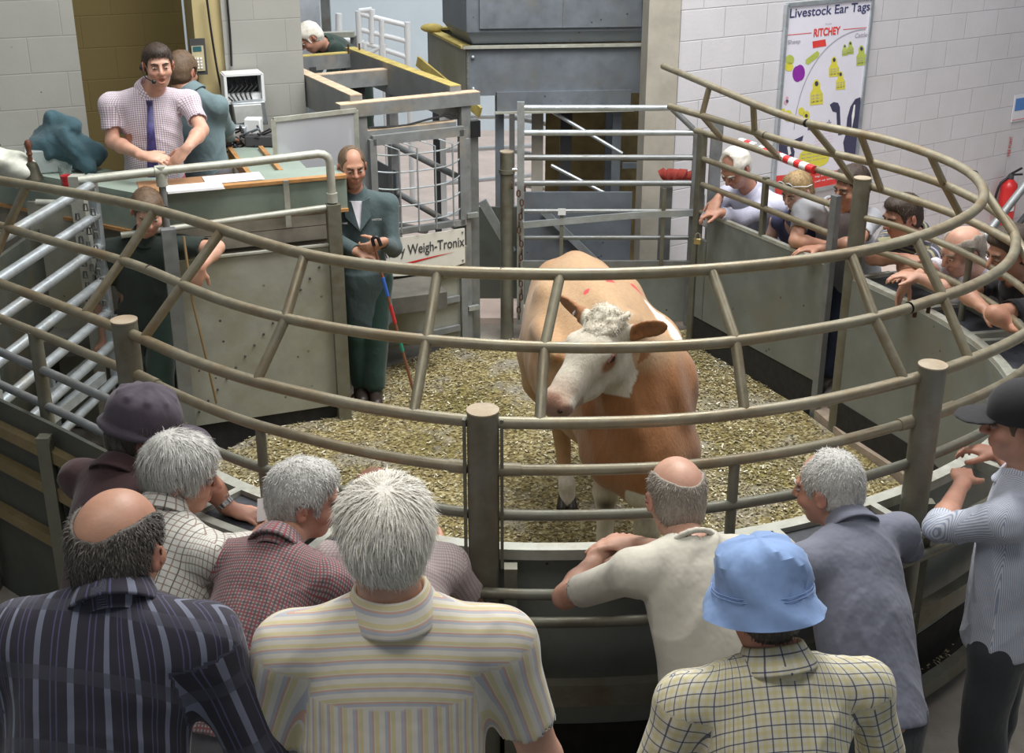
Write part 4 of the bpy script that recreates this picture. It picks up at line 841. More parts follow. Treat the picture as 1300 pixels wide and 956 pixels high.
# ------------------------------------------------------------------ organic surfaces (people, animal, cloth): smooth distance fields meshed once
class SDF:
    def __init__(s, lo, hi, h):
        s.h = h; s.lo = V(lo, float); s.n = np.ceil((V(hi)-s.lo)/h).astype(int)+1; s.F = np.full(s.n, 1.0, np.float32)
    def sub(s, lo, hi):
        i0 = np.clip(np.floor((V(lo)-s.lo)/s.h).astype(int), 0, s.n-1); i1 = np.clip(np.ceil((V(hi)-s.lo)/s.h).astype(int)+1, 1, s.n)
        if (i1 <= i0).any(): return None, None
        g = [s.lo[k]+s.h*np.arange(i0[k], i1[k], dtype=np.float32) for k in range(3)]
        X = np.stack(np.meshgrid(*g, indexing='ij'), -1).astype(np.float32)
        return X, tuple(slice(a, b) for a, b in zip(i0, i1))
    def put(s, sl, d, k, op):
        A = s.F[sl]
        if op == 'u':
            if k > 0: h = np.maximum(k-np.abs(A-d), 0)/k; s.F[sl] = np.minimum(A, d)-h*h*k*.25
            else: s.F[sl] = np.minimum(A, d)
        elif op == 'd':
            d = -d
            if k > 0: h = np.maximum(k-np.abs(A-d), 0)/k; s.F[sl] = np.maximum(A, d)+h*h*k*.25
            else: s.F[sl] = np.maximum(A, d)
        elif op == 'i': s.F[sl] = np.maximum(A, d)
    def cap(s, a, b, ra, rb=None, k=.02, op='u', flat=None, q=1.0, cut=False):  # tapered capsule; flat = axis squeezed by q
        rb = ra if rb is None else rb; a = V(a, float); b = V(b, float); r = max(ra, rb); pad = r+k+.025
        X, sl = s.sub(np.minimum(a, b)-pad, np.maximum(a, b)+pad)
        if X is None: return s
        p = X-a; ab = b-a; L2 = max(ab@ab, 1e-9); t = (p@ab)/L2; tc = np.clip(t, 0, 1); w = p-tc[..., None]*ab
        if flat is not None:
            f = vn(flat); w = w+(w@f)[..., None]*f*(1/q-1)
        d = np.linalg.norm(w, axis=-1)-(ra+(rb-ra)*tc)
        if flat is not None: d = d*(.5+.5*q)
        if cut: d = np.maximum(d, np.maximum(-t, t-1)*math.sqrt(L2))
        s.put(sl, d, k, op); return s
    def ell(s, c, r, R=None, k=.02, op='u'):  # ellipsoid, R columns = local axes
        c = V(c, float); r = V(r, float); R = np.eye(3) if R is None else R; pad = r.max()+k+.025
        X, sl = s.sub(c-pad, c+pad)
        if X is None: return s
        p = (X-c)@R; k0 = np.linalg.norm(p/r, axis=-1); k1 = np.linalg.norm(p/(r*r), axis=-1)+1e-9
        s.put(sl, k0*(k0-1)/k1, k, op); return s
    def half(s, c, n, op='i'):  # keep the side the normal points away from
        X, sl = s.sub(s.lo, s.lo+s.h*s.n); s.put(sl, (X-V(c, float))@vn(n).astype(np.float32), 0, op); return s
    def slab_cut(s, c, n, R=.2):  # remove everything beyond plane within radius R of c
        X, sl = s.sub(V(c)-R, V(c)+R); A = s.F[sl]; d = (X-V(c, float))@vn(n).astype(np.float32)
        near = np.linalg.norm(X-V(c), axis=-1) < R; s.F[sl] = np.where(near, np.maximum(A, d), A); return s
    def ripple(s, amp, f, seed=0, lo=None, hi=None):
        X, sl = s.sub(s.lo if lo is None else lo, s.lo+s.h*s.n if hi is None else hi); r = np.random.default_rng(seed); A = np.zeros(X.shape[:-1], np.float32)
        for i in range(5):
            d = vn(r.normal(size=3)*V([1,1,.7]))*f*(.7+.25*i); w = vn(r.normal(size=3))*f*.5
            A += np.sin(X@d.astype(np.float32)+r.uniform(0, 6)+1.6*np.sin(X@w.astype(np.float32)+r.uniform(0, 6)))/(1+.35*i)
        s.F[sl] += (amp*A/2.2).astype(np.float32); return s
    def folds(s, amp, f, seed=0):
        X, sl = s.sub(s.lo, s.lo+s.h*s.n); r = np.random.default_rng(seed+50); A = np.zeros(X.shape[:-1], np.float32); near = np.abs(s.F) < .05
        Q = X[near]; a = np.zeros(len(Q), np.float32)
        for i in range(4):
            d = vn(V([r.normal(), r.normal(), r.normal()*.8]))*f*(.7+.3*i); w = vn(r.normal(size=3))*f*.35; w2 = vn(r.normal(size=3))*f*.5
            g = np.clip(np.sin(Q@w2.astype(np.float32)+r.uniform(0, 6)), 0, 1)**1.5
            a += g*(1-2*np.abs(np.sin(Q@d.astype(np.float32)+r.uniform(0, 6)+1.3*np.sin(Q@w.astype(np.float32)+r.uniform(0, 6))))**.6)/(1+.3*i)
        F = s.F; F[near] += -(amp*a).astype(np.float32); return s
    def mesh(s):
        F = s.F; F = np.pad(F, 1, constant_values=1.0); lo = s.lo-s.h; ins = F < 0
        c = ins[:-1,:-1,:-1].astype(np.int8)
        for dx in (0,1):
            for dy in (0,1):
                for dz in (0,1):
                    if dx+dy+dz: c = c+ins[dx:F.shape[0]-1+dx, dy:F.shape[1]-1+dy, dz:F.shape[2]-1+dz]
        I = np.argwhere((c > 0) & (c < 8)); idx = np.full(c.shape, -1, np.int32); idx[I[:,0],I[:,1],I[:,2]] = np.arange(len(I))
        val = {}
        for dx in (0,1):
            for dy in (0,1):
                for dz in (0,1): val[dx,dy,dz] = F[I[:,0]+dx, I[:,1]+dy, I[:,2]+dz]
        P_ = np.zeros((len(I), 3)); W_ = np.zeros(len(I))
        for ax in range(3):
            for u in (0,1):
                for w in (0,1):
                    o = [0,0,0]; oth = [k for k in range(3) if k != ax]; o[oth[0]] = u; o[oth[1]] = w; o2 = list(o); o2[ax] = 1
                    a, b = val[tuple(o)], val[tuple(o2)]; m = (a < 0) != (b < 0); t = np.where(m, a/np.where(m, a-b, 1), 0)
                    q = np.tile(V(o, float), (len(I), 1)); q[:, ax] = t; P_[m] += q[m]; W_ += m
        P_ = (P_/W_[:, None]+I)*s.h+lo
        Fs = []
        for ax in range(3):
            sl0 = [slice(1,-1)]*3; sl0[ax] = slice(0,-1); sl1 = list(sl0); sl1[ax] = slice(1,None)
            a = ins[tuple(sl0)]; b = ins[tuple(sl1)]; E = np.argwhere(a != b); off = V([1,1,1]); off[ax] = 0; E2 = E+off
            u, w = [(1,2),(2,0),(0,1)][ax]; eu = np.eye(3, dtype=int)[u]; ew = np.eye(3, dtype=int)[w]
            q = [E2-eu-ew, E2-ew, E2, E2-eu]; ids = np.stack([idx[tuple(k.T)] for k in q], 1)
            fl = ~a[tuple(E.T)]; ids[fl] = ids[fl][:, ::-1]; Fs.append(ids)
        Fa = np.concatenate(Fs); Fa = Fa[(Fa >= 0).all(1)]; return P_, Fa
def relax(P_, Fa, it=2, lam=.5):
    n = len(P_)
    e = np.concatenate([Fa[:, [0,1]], Fa[:, [1,2]], Fa[:, [2,3]], Fa[:, [3,0]]]); cnt = np.bincount(e[:,0], minlength=n)+np.bincount(e[:,1], minlength=n)+1e-9
    for _ in range(it):
        S = np.stack([np.bincount(e[:,0], P_[e[:,1],k], n)+np.bincount(e[:,1], P_[e[:,0],k], n) for k in range(3)], 1)
        P_ = P_+lam*(S/cnt[:, None]-P_)
    return P_
def emit(P_, Fa, name, m, parent=None, uv=None, col=None, extra=None):
    if extra is not None:   # extra quads (hair strands)
        Pe, Fe = extra; Fa = np.concatenate([Fa, Fe+len(P_)]); P_ = np.concatenate([P_, Pe])
    off = np.zeros(3); q = parent
    while q is not None: off = off+V(q.location); q = q.parent
    me = bpy.data.meshes.new(name); me.vertices.add(len(P_)); me.vertices.foreach_set('co', (P_-off).astype(np.float32).ravel())
    nf = len(Fa); me.loops.add(nf*4); me.loops.foreach_set('vertex_index', Fa.astype(np.int32).ravel()); me.polygons.add(nf)
    me.polygons.foreach_set('loop_start', np.arange(0, nf*4, 4, dtype=np.int32)); me.polygons.foreach_set('use_smooth', np.ones(nf, bool)); me.update(calc_edges=True); me.validate()
    if uv is not None:
        a = me.attributes.new('cloth', 'FLOAT_VECTOR', 'POINT'); U = np.zeros((len(P_), 3), np.float32); U[:len(uv)] = uv; a.data.foreach_set('vector', U.ravel())
    if col is not None:
        a = me.attributes.new('tint', 'FLOAT', 'POINT'); c_ = np.zeros(len(P_), np.float32); c_[:len(col)] = col
        if len(col) < len(P_): c_[len(col):] = RNG.random(len(P_)-len(col))
        a.data.foreach_set('value', c_)
    me.materials.append(m); o = bpy.data.objects.new(name, me); COL.objects.link(o)
    if parent is not None: o.parent = parent
    return o
def rotv(v, ax, a):
    v = V(v, float); ax = vn(ax); return v*math.cos(a)+np.cross(ax, v)*math.sin(a)+ax*(ax@v)*(1-math.cos(a))
# ---- materials for people
def skin(name, col, ruddy=(.55,.17,.11)):
    m = NM(name); t = m.n('ShaderNodeAttribute'); t.attribute_name = 'tint'; tc = m.tex()
    base = m.ramp(m.noise(14, 4, .6, tc), [(.3, tuple(x*.86 for x in col)), (.7, tuple(min(1, x*1.1) for x in col))])
    blot = m.ramp(m.noise(6, 3, .6, m.mapping(tc, loc=(4,1,2))), [(.42, (0,0,0)), (.8, (.35,.35,.35))])
    c = m.mix(blot, base, ruddy); c = m.mix(t.outputs['Fac'], c, (.42,.10,.08))
    m.bump(m.noise(120, 3, .6, tc), .15, .003)
    return m.fin(c, .48, 0, **{'Subsurface Weight': .12, 'Subsurface Radius': (.02,.008,.004)})
def hairm(name, a, b, rough=.6):
    m = NM(name); tc = m.tex(); t = m.n('ShaderNodeAttribute'); t.attribute_name = 'tint'
    f = m.math('ADD', m.math('MULTIPLY', m.noise(60, 4, .7, m.mapping(tc, scale=(1,1,.25))), .6), m.math('MULTIPLY', t.outputs['Fac'], .4))
    m.bump(m.noise(150, 3, .7, m.mapping(tc, scale=(1,1,.3))), .5, .006)
    return m.fin(m.ramp(f, [(.3, a), (.7, b)]), rough)
def cloth(name, base, lines=(), rough=.85, fleck=.06, yoke=None, bump=.25):
    """lines: (axis 0=u across, 1=v along, period, width, colour, offset) in metres"""
    m = NM(name); a = m.n('ShaderNodeAttribute'); a.attribute_name = 'cloth'; sp = m.n('ShaderNodeSeparateXYZ'); m.link(a.outputs['Vector'], sp.inputs[0]); tc = m.tex()
    f = m.noise(5, 4, .6, tc); c = m.ramp(f, [(.3, tuple(x*(1-fleck) for x in base)), (.7, tuple(min(1, x*(1+fleck)) for x in base))])
    def bands(c, ls, sw=False):
        for ax, per, wd, cc, of, op in ls:
            x = sp.outputs[(1-ax) if sw else ax]
            fr = m.math('FRACT', m.math('DIVIDE', m.math('ADD', x, of+50*per), per))
            d = m.math('ABSOLUTE', m.math('SUBTRACT', fr, .5)); msk = m.math('LESS_THAN', d, wd/per/2)
            c = m.mix(m.math('MULTIPLY', msk, op), c, cc)
        return c
    r = bands(c, lines)
    if yoke: r = m.mix(sp.outputs[2], r, bands(c, lines, True))
    m.bump(m.noise(8, 3, .55, m.mapping(tc, scale=(1,1,.7))), bump*.9, .03)
    return m.fin(r, rough, 0, **{'Sheen Weight': .15})
SK = {'fair': skin('fair skin', (.62,.36,.26)), 'ruddy': skin('ruddy skin', (.56,.30,.21)), 'tan': skin('tanned skin', (.50,.27,.18)), 'pale': skin('pale skin', (.70,.46,.37)), 'brown': skin('brown skin', (.27,.12,.075))}
HM = {'white': hairm('white hair', (.68,.64,.54), (.95,.93,.86)), 'grey': hairm('grey hair', (.36,.355,.33), (.74,.73,.69)), 'dark': hairm('dark brown hair', (.018,.012,.009), (.07,.045,.03)), 'mid': hairm('brown hair', (.06,.038,.022), (.19,.12,.07)),
      'salt': hairm('grizzled hair', (.022,.018,.016), (.15,.13,.11)), 'blond': hairm('dark blond hair', (.22,.14,.06), (.50,.36,.18)), 'short': hairm('cropped grey hair', (.20,.17,.14), (.42,.37,.31))}
M['eye'] = plain('eye white', (.42,.38,.34), .45, 0, .02); M['iris'] = plain('dark iris', (.03,.02,.015), .1)
def hand(S, w, d, pn, th, curl=.5, sc=1.0, k=.008, fat=1.0):
    """w wrist, d direction of the hand, pn palm-facing normal, th side of the thumb"""
    d = vn(d); th = vn(V(th)-d*(V(th)@d)); pn = vn(V(pn)-d*(V(pn)@d)-th*(V(pn)@th))
    S.cap(w-d*.02*sc, w+d*.03*sc, .026*sc, .026*sc, k=.02, flat=pn, q=.8)
    R = np.stack([d, th, pn], 1); S.ell(w+d*.052*sc, (.050*sc,.041*sc,.018*sc*fat), R, k=.015)
    for i, (o, L, r) in enumerate(((.029,.074,.0092), (.010,.084,.0095), (-.009,.078,.009), (-.027,.062,.0082))):
        p = w+d*(.088-.004*abs(i-1))*sc+th*o*sc; dd = d+th*o*1.5; dd = vn(dd); a = curl*(.5+.08*i)
        S.cap(p-dd*.03*sc, p, r*1.1*sc*fat, r*1.08*sc*fat, k=.006)
        for seg, (f, rr) in enumerate(((.45,1.05),(.30,.98),(.25,.86))):
            dd = rotv(dd, np.cross(dd, pn), a*(1.0 if seg else .8)); q = p+dd*L*f*sc; S.cap(p, q, r*rr*sc*fat, r*rr*.92*sc*fat, k=.004); p = q
    p = w+d*.022*sc+th*.028*sc+pn*.004*sc; dd = vn(d*.75+th*.75+pn*.25); q = p+dd*.038*sc; S.cap(w+d*.01*sc+th*.012*sc, q, .015*sc, .0125*sc, k=.012)
    dd = vn(dd+pn*curl*.4+d*.5); q2 = q+dd*.030*sc; S.cap(q, q2, .0118*sc, .0105*sc, k=.005); S.cap(q2, q2+vn(dd+d*.3)*.022*sc, .0105*sc, .0088*sc, k=.004)
def strands(P_, Fa, cen, up, back, n, L, seed, frizz=.35, w=.0011, keep=None, lift=.06):
    r = np.random.default_rng(seed); i = r.integers(0, len(P_), n); p = P_[i]
    if keep is not None: p = p[keep(p)]; 
    n = len(p); nr = p-cen; nr /= np.linalg.norm(nr, axis=1)[:, None]; crown = vn(up*.85+back*.5)
    fl = crown-nr*(nr@crown)[:, None]; fl = -fl/(np.linalg.norm(fl, axis=1)[:, None]+1e-6); fl = fl+.45*np.cross(nr, crown)*np.sin(3*nr@vn(V([.6,.3,.7])))[:, None]; fl = fl+r.normal(size=(n, 3))*frizz+nr*lift
    fl /= np.linalg.norm(fl, axis=1)[:, None]; sd = np.cross(fl, nr); sd /= np.linalg.norm(sd, axis=1)[:, None]+1e-6; LL = L*r.uniform(.5, 1.2, n)[:, None]
    ws = w*r.uniform(.7, 1.5, n)[:, None]; p0 = p-nr*.002; p1 = p0+fl*LL*.5+nr*.003; p2 = p0+fl*LL+nr*.0+r.normal(size=(n, 3))*.07*LL-up*.12*LL
    vs = np.stack([p0-sd*ws, p0+sd*ws, p1+sd*ws*.8, p1-sd*ws*.8, p2+sd*ws*.2, p2-sd*ws*.2], 1).reshape(-1, 3); b = (np.arange(n)*6)[:, None]
    return vs, np.concatenate([b+V([0,1,2,3]), b+V([3,2,4,5])])
def person(name, label, nk, pel, yaw, head, look, up=(0,0,1), scale=1.0, skinm='ruddy', hair='grey', style='short', top=None, sleeve='short', legs=None, trousers=None, arms=(None, None), girth=1.0, sh=.185, h=.007, mouth=0.0, collar=True, strand=0, skirt=0.0, group=None, feet=None, jw=1.0, hairlen=.014, wr=.006, neckline=None, shw=0, tail=False, seed=None, hsc=1.0, twist=0, eyes=True, shoe=True, hem=0.0):
    seed = seed if seed is not None else (hash(name+str(nk)) if 0 else int(abs(nk[0]*1000)+nk[1]*77) % 9973)
    nk = V(nk, float); pel = V(pel, float); f = V([math.sin(yaw), math.cos(yaw), 0.]); r = V([math.cos(yaw), -math.sin(yaw), 0.])  # facing, own right
    sc = scale; ax = vn(nk-pel); f_t = vn(f-ax*(f@ax)); look = vn(look); up = vn(V(up)-look*(V(up)@look)); rt = np.cross(look, up); hc = V(head, float); HR = np.stack([rt, look, up], 1)
    T = thing('person', (pel[0], pel[1], pel[2]), label, 'person', group)
    shd = nk-ax*.066*sc; SH = [shd+r*sh*sc*sg+f_t*.005 for sg in (1, -1)]   # right, left shoulder
    bones = [(pel, nk, 'torso', None)]
    A = []
    for i, a in enumerate(arms):
        S_ = SH[i]
        if a is None: wv = S_+V([0,0,-.52*sc])+r*(.08 if i == 0 else -.08)+f*.05; a = dict(w=wv)
        S_ = S_+V(a.get('s', (0,0,0))); w = V(a['w'], float); l1, l2 = .285*sc, .255*sc; dv = w-S_; D = np.linalg.norm(dv); D2 = min(D, (l1+l2)*.995)
        if D > D2: l1 *= D/D2; l2 *= D/D2; D2 = D
        c_ = (l1*l1+D2*D2-l2*l2)/(2*D2); hh = math.sqrt(max(l1*l1-c_*c_, 0)); pole = V(a.get('pole', r*(1 if i == 0 else -1)*.6-V([0,0,.8])-f*.3), float); dn = vn(dv); pole = vn(pole-dn*(pole@dn))
        E_ = S_+dn*c_+pole*hh; E_ = V(a['e']) if 'e' in a else E_
        fd = vn(w-E_); hd = vn(V(a.get('hd', fd), float)); pn = V(a.get('pn', (0,0,-1)), float); th = V(a.get('th', np.cross(hd, pn)*(1 if i else -1)), float)
        A.append((S_, E_, w, hd, pn, th, a.get('curl', .6)))
    pts = [nk, pel, hc] + [q for a in A for q in (a[0], a[1], a[2])]
    foot = []
    if legs == 'stand':
        for i, sg in enumerate((1, -1)):
            hip = pel+r*.09*sg*sc-ax*.03; an = V(feet[i], float) if feet is not None else V([hip[0]+r[0]*.03*sg, hip[1]+r[1]*.03*sg, -.03]); kn = (hip+an)/2+f*.03; foot.append((hip, kn, an)); pts += [kn, an+f*.2, an-V([0,0,.1])]
    elif legs == 'stub':
        for sg in (1, -1):
            hip = pel+r*.09*sg*sc-ax*.03; an = hip-f*.02; an[2] = -.05 if pel[2] < 1.35 else pel[2]-.88; kn = (hip+an)/2; foot.append((hip, kn, an)); pts.append(an)
    pts = V(pts); lo = pts.min(0)-.26*sc; hi = pts.max(0)+.24*sc
    B = SDF(lo, hi, h); g = girth
    # --- body (one continuous surface)
    B.cap(pel, pel+(nk-pel)*.5, .135*sc*g, .13*sc*g, k=.05, flat=f_t, q=.70); B.cap(pel+(nk-pel)*.45, nk-ax*.13*sc, .13*sc*g, .145*sc, k=.05, flat=f_t, q=.62)
    for i, (S_, E_, w, hd, pn, th, cu) in enumerate(A):
        B.cap(nk-ax*.02*sc, S_, .045*sc, .048*sc, k=.04); B.cap(S_, E_, .047*sc, .040*sc, k=.03); m_ = E_+(w-E_)*.3
        B.cap(E_, m_, .040*sc, .043*sc, k=.02); B.cap(m_, w, .042*sc, .026*sc, k=.02); hand(B, w, hd, pn, th, cu, sc*1.04)
    nb = nk+ax*.0; jawp = hc-up*.075*sc-look*.02*sc
    B.cap(nb-ax*.03, jawp, .062*sc, .058*sc, k=.03)
    s2 = sc*hsc; H = lambda x, y, z: hc+(rt*x+look*y+up*z)*s2
    B.ell(H(0,-.012,.035), V([.077,.097,.090])*s2, HR, k=.02); B.ell(H(0,.022,-.035), V([.060*jw,.070,.078])*s2, HR, k=.035); B.ell(H(0,.058,-.088), V([.026*jw,.022,.020])*s2, HR, k=.035)
    B.ell(H(0,.078,.036), V([.052,.016,.012])*s2, HR, k=.015)                        # brow
    for sg in (1, -1):
        B.ell(H(.031*sg,.094,.012), V([.019,.014,.012])*s2, HR, k=.012, op='d'); B.ell(H(.040*sg,.064,-.022), V([.024,.024,.022])*s2, HR, k=.025)
        e0 = H(.078*sg*1.0,-.012,.0); Re = np.stack([vn(rt*sg+look*-.45), vn(look+rt*sg*.45), up], 1); B.ell(e0+rt*sg*.006*s2, V([.007,.019,.032])*s2, Re, k=.006); B.ell(e0+rt*sg*.014*s2+look*.004*s2, V([.005,.009,.017])*s2, Re, k=.004, op='d')
        B.ell(H(.033*sg,.089,.0125), V([.016,.0060,.0085])*s2, HR, k=.004)          # eyelid mound
    B.cap(H(0,.092,.020), H(0,.113,-.016), .009*s2, .013*s2, k=.012); B.ell(H(.012,.100,-.020), V([.009,.010,.008])*s2, HR, k=.006); B.ell(H(-.012,.100,-.020), V([.009,.010,.008])*s2, HR, k=.006)
    B.ell(H(0,.086,-.049), V([.025,.014,.007])*s2, HR, k=.007); B.ell(H(0,.084,-.061-mouth*.5), V([.022,.014,.008])*s2, HR, k=.007)
    if mouth > 0: B.ell(H(0,.094,-.056-mouth*.2), V([.017,.020,.004+mouth*.5])*s2, HR, k=.004, op='d')
    else: B.cap(H(-.022,.098,-.0545), H(.022,.098,-.0545), .0028*s2, k=.003, op='d')
    for hip, kn, an in foot: B.cap(hip, kn, .075*sc, .052*sc, k=.04); B.cap(kn, an, .052*sc, .036*sc, k=.03)
    Pb, Fb = B.mesh(); Pb = relax(Pb, Fb, 1, .35)
    L = (Pb-hc)@HR/s2; tint = np.zeros(len(Pb))
    if True:
        lip = np.exp(-((L[:,0]/.024)**2+((L[:,1]-.094)/.02)**2+((L[:,2]+.055+mouth*.25)/(.008+mouth*.4))**2)); nose = np.exp(-((L[:,0]/.016)**2+((L[:,1]-.112)/.02)**2+((L[:,2]+.014)/.016)**2))*.35
        ch = np.exp(-(((np.abs(L[:,0])-.045)/.02)**2+((L[:,1]-.075)/.03)**2+((L[:,2]+.02)/.022)**2))*.28; ear = np.exp(-(((np.abs(L[:,0])-.086)/.012)**2+((L[:,1]+.012)/.02)**2+(L[:,2]/.03)**2))*.4
        tint = np.clip(lip*.75+nose+ch+ear, 0, 1)
        if mouth > 0: tint = np.maximum(tint, np.exp(-((L[:,0]/.015)**2+((L[:,1]-.088)/.012)**2+((L[:,2]+.056+mouth*.2)/(.006+mouth*.4))**2)))
    emit(Pb, Fb, 'body', SK[skinm], T, col=tint)
    if eyes:
        for sg in (1, -1):
            e = MB(); e.ball(H(.032*sg,.0835,.0115), V([.0125,.0125,.0062])*s2, 8); eo = e.build('eye', M['eye'], T); MB().ball(H(.032*sg,.0930,.0112), V([.0052,.0045,.0048])*s2, 6).build('iris', M['iris'], eo)
            br = SDF(H(0,.08,.03)-.06, H(0,.08,.03)+.07, .004); br.cap(H(.015*sg,.097,.032), H(.032*sg,.094,.037), .0048*s2, .0048*s2, k=.004); br.cap(H(.032*sg,.094,.037), H(.050*sg,.079,.032), .0048*s2, .003*s2, k=.004); pe, fe = br.mesh(); emit(pe, fe, 'eyebrow', HM[hair if hair != 'blond' else 'mid'], T, col=RNG.random(len(pe)))
    # --- hair
    if style != 'none':
        hh = .005 if strand else .006; S = SDF(hc-.19*s2, hc+.19*s2, hh); t = hairlen*s2
        S.ell(H(0,-.014,.036), V([.077,.097,.090])*s2+t, HR, k=.02); S.ell(H(0,-.048,-.02), V([.064,.056,.062])*s2+t*.7, HR, k=.03)
        S.ell(H(0,.114,.006), V([.120,.085,.092])*s2, HR, k=.012, op='d')           # face
        S.half(H(0,0,-.085) , -up+look*.35)
        S.ell(H(0,.03,-.085), V([.12,.065,.075])*s2, HR, k=.01, op='d')
        if style == 'bald': S.ell(H(0,-.028,.132), V([.074,.128,.112])*s2, HR, k=.01, op='d')
        if style == 'thin': S.ell(H(0,.105,.110), V([.056,.098,.062])*s2, HR, k=.01, op='d')
        if style == 'full': S.ell(H(0,.03,.092), V([.060,.056,.036])*s2, HR, k=.03)
        if style == 'fluffy': S.ell(H(.0,-.025,.025), V([.086,.098,.088])*s2, HR, k=.04); S.ell(H(.0,.0,.085), V([.070,.080,.045])*s2, HR, k=.04)
        if style == 'quiff': S.ell(H(0,.055,.108), V([.052,.032,.024])*s2, HR, k=.02)
        if tail: S.cap(H(0,-.10,.03), H(.0,-.135,-.09), .032*s2, .014*s2, k=.02)
        for sg in (1, -1): S.ell(H(.090*sg,.002,-.004), V([.032,.034,.042])*s2, HR, k=.006, op='d')
        S.ripple(.0035 if hairlen > .01 else .0015, 75, seed)
        ph, fh = S.mesh()
        if len(ph):
            ph = relax(ph, fh, 1, .3); ex = strands(ph, fh, H(0,-.01,.02), up, -look, strand, .040*s2 if hairlen > .012 else .016*s2, seed, .11 if hairlen > .012 else .35, lift=.02 if hairlen > .012 else .05) if strand else None
            emit(ph, fh, 'hair', HM[hair], T, col=np.random.default_rng(seed).random(len(ph))*.4+.3, extra=ex)
    # --- shirt or coat
    if top is not None:
        C = SDF(lo, hi, h); e = .014*sc
        C.cap(pel-ax*(.02+hem), pel+(nk-pel)*.5, .135*sc*g+e*1.6, .13*sc*g+e*1.3, k=.05, flat=f_t, q=.74); C.cap(pel+(nk-pel)*.45, nk-ax*.13*sc, .13*sc*g+e, .148*sc+e, k=.06, flat=f_t, q=.66)
        C.cap(nk-ax*.13*sc-r*.05, nk-ax*.13*sc+r*.05, .11*sc+e*.5, k=.05, flat=f_t, q=.75)
        if skirt: C.cap(pel+ax*.02, pel-ax*0-V([0,0,skirt]), .135*sc*g+e*1.5, .165*sc*g+e, k=.06, flat=f_t, q=.74, cut=True)
        for i, (S_, E_, w, *_x) in enumerate(A):
            C.cap(nk-ax*.012*sc, S_, .050*sc+e*.4, .056*sc+e*.5, k=.05)
            if sleeve == 'none': C.cap(nk-ax*.03*sc, nk-ax*.15*sc+r*(.10 if i == 0 else -.10), .03, k=.03); continue
            C.cap(S_, E_, .053*sc+e*.7, .047*sc+e*.5, k=.045)
            if sleeve == 'long': C.cap(E_, w-(w-E_)*.04, .049*sc+e*.5, .033*sc+e*.6, k=.03)
        C.ripple(wr*.8, 15, seed); C.folds(wr*.85, 26, seed)
        C.half(pel-ax*(.05+hem)-V([0,0,skirt]), -ax if not skirt else V([0,0,-1]))
        nu = vn(jawp-nb)
        C.cap(nb-nu*.02+nu*.035, jawp+nu*.05, .067*sc, .075*sc, k=.004, op='d')
        if sleeve == 'none': C.ell(nb+f_t*.06-ax*.02, V([.085,.08,.10]), np.stack([r, f_t, ax], 1), k=.01, op='d')
        for i, (S_, E_, w, *_x) in enumerate(A):
            if sleeve == 'short':
                c0 = S_+(E_-S_)*.80; dd = vn(E_-S_); C.slab_cut(c0, dd, np.linalg.norm(E_-c0)+.085)
                C.cap(c0-dd*.03, c0+dd*.05, .052*sc, .052*sc, k=0, op='d', cut=True); C.cap(c0+dd*.004, w, .062*sc, .055*sc, k=0, op='d')
            elif sleeve == 'long':
                dd = vn(w-E_); c0 = w-(w-E_)*.06; C.slab_cut(c0, dd, .07*sc); C.cap(c0-dd*.02, c0+dd*.05, .031*sc, .031*sc, k=0, op='d', cut=True)
            elif sleeve == 'roll':
                dd = vn(w-E_); c0 = E_+(w-E_)*.15; C.cap(E_, c0, .056*sc, .058*sc, k=.02, cut=True); 
        pc, fc = C.mesh(); pc = relax(pc, fc, 2, .4)
        # cloth coordinates
        q = pc-pel; uL, yL, vL = q@r, q@f_t, q@ax; w_ = np.clip((np.abs(uL)-.07)/.09, 0, 1); w_ = w_*w_*(3-2*w_); yb = np.where(yL < .0, yL+.115, .115-yL); U = np.stack([uL+w_*yb*np.sign(uL), vL-.75*np.abs(yL), np.zeros(len(pc))], 1)
        sd = lambda p, a_, b_: np.linalg.norm((p-a_)-np.clip(((p-a_)@(b_-a_))/((b_-a_)@(b_-a_)), 0, 1)[:, None]*(b_-a_), axis=1)
        dT = np.abs(uL)/(sh*sc)
        hgt = vL/np.linalg.norm(nk-pel)
        U[:, 2] = ((hgt > .74) & (yL < .06)).astype(float)
        for i, (S_, E_, w, *_x) in enumerate(A):
            d1 = sd(pc, S_, E_); d2 = sd(pc, E_, w); arm = (((pc-S_)@vn(E_-S_) > .01) & (np.minimum(d1, d2) < .095*sc) & ((q@r)*(1 if i == 0 else -1) > sh*sc*.72)) | ((d2 < .075*sc) & (d2 < d1) & ((pc-S_)@vn(E_-S_) > .12))
            for m_, a_, b_, off in ((arm & (d1 <= d2), S_, E_, 0.), (arm & (d2 < d1), E_, w, .285)):
                dd = vn(b_-a_); s1 = vn(np.cross(dd, f+V([.01,.3,.2]))); s3 = np.cross(dd, s1); p_ = pc[m_]-a_
                U[m_, 0] = np.arctan2(p_@s1, p_@s3)*.055; U[m_, 1] = p_@dd+off; U[m_, 2] = 0
        tn = emit(pc, fc, top[0], top[1], T, uv=U)
        if collar:
            up2 = vn(nu*.6+ax*.4); x_ = vn(r-up2*(r@up2)); y_ = np.cross(up2, x_); c0 = nb+up2*.006*sc; nA = 40
            prof = [(.052,-.03),(.0605,.02),(.0625,.044),(.066,.050),(.0705,.047),(.078,.030),(.089,.008),(.094,-.006),(.093,-.012),(.086,-.010),(.075,.0),(.070,-.03)]
            fr_ = 1 if y_@f_t > 0 else -1; pk = []
            for R_, Z_ in prof:
                for k_ in range(nA):
                    a_ = 2*math.pi*k_/nA; fw_ = max(0, math.sin(a_)*fr_); dz_ = -.030*fw_**3*(1 if Z_ > .0 else .6); pk.append(c0+(x_*math.cos(a_)+y_*math.sin(a_)*1.06)*R_*sc*(1+.04*math.sin(3*a_+seed))+up2*(Z_+dz_)*sc)
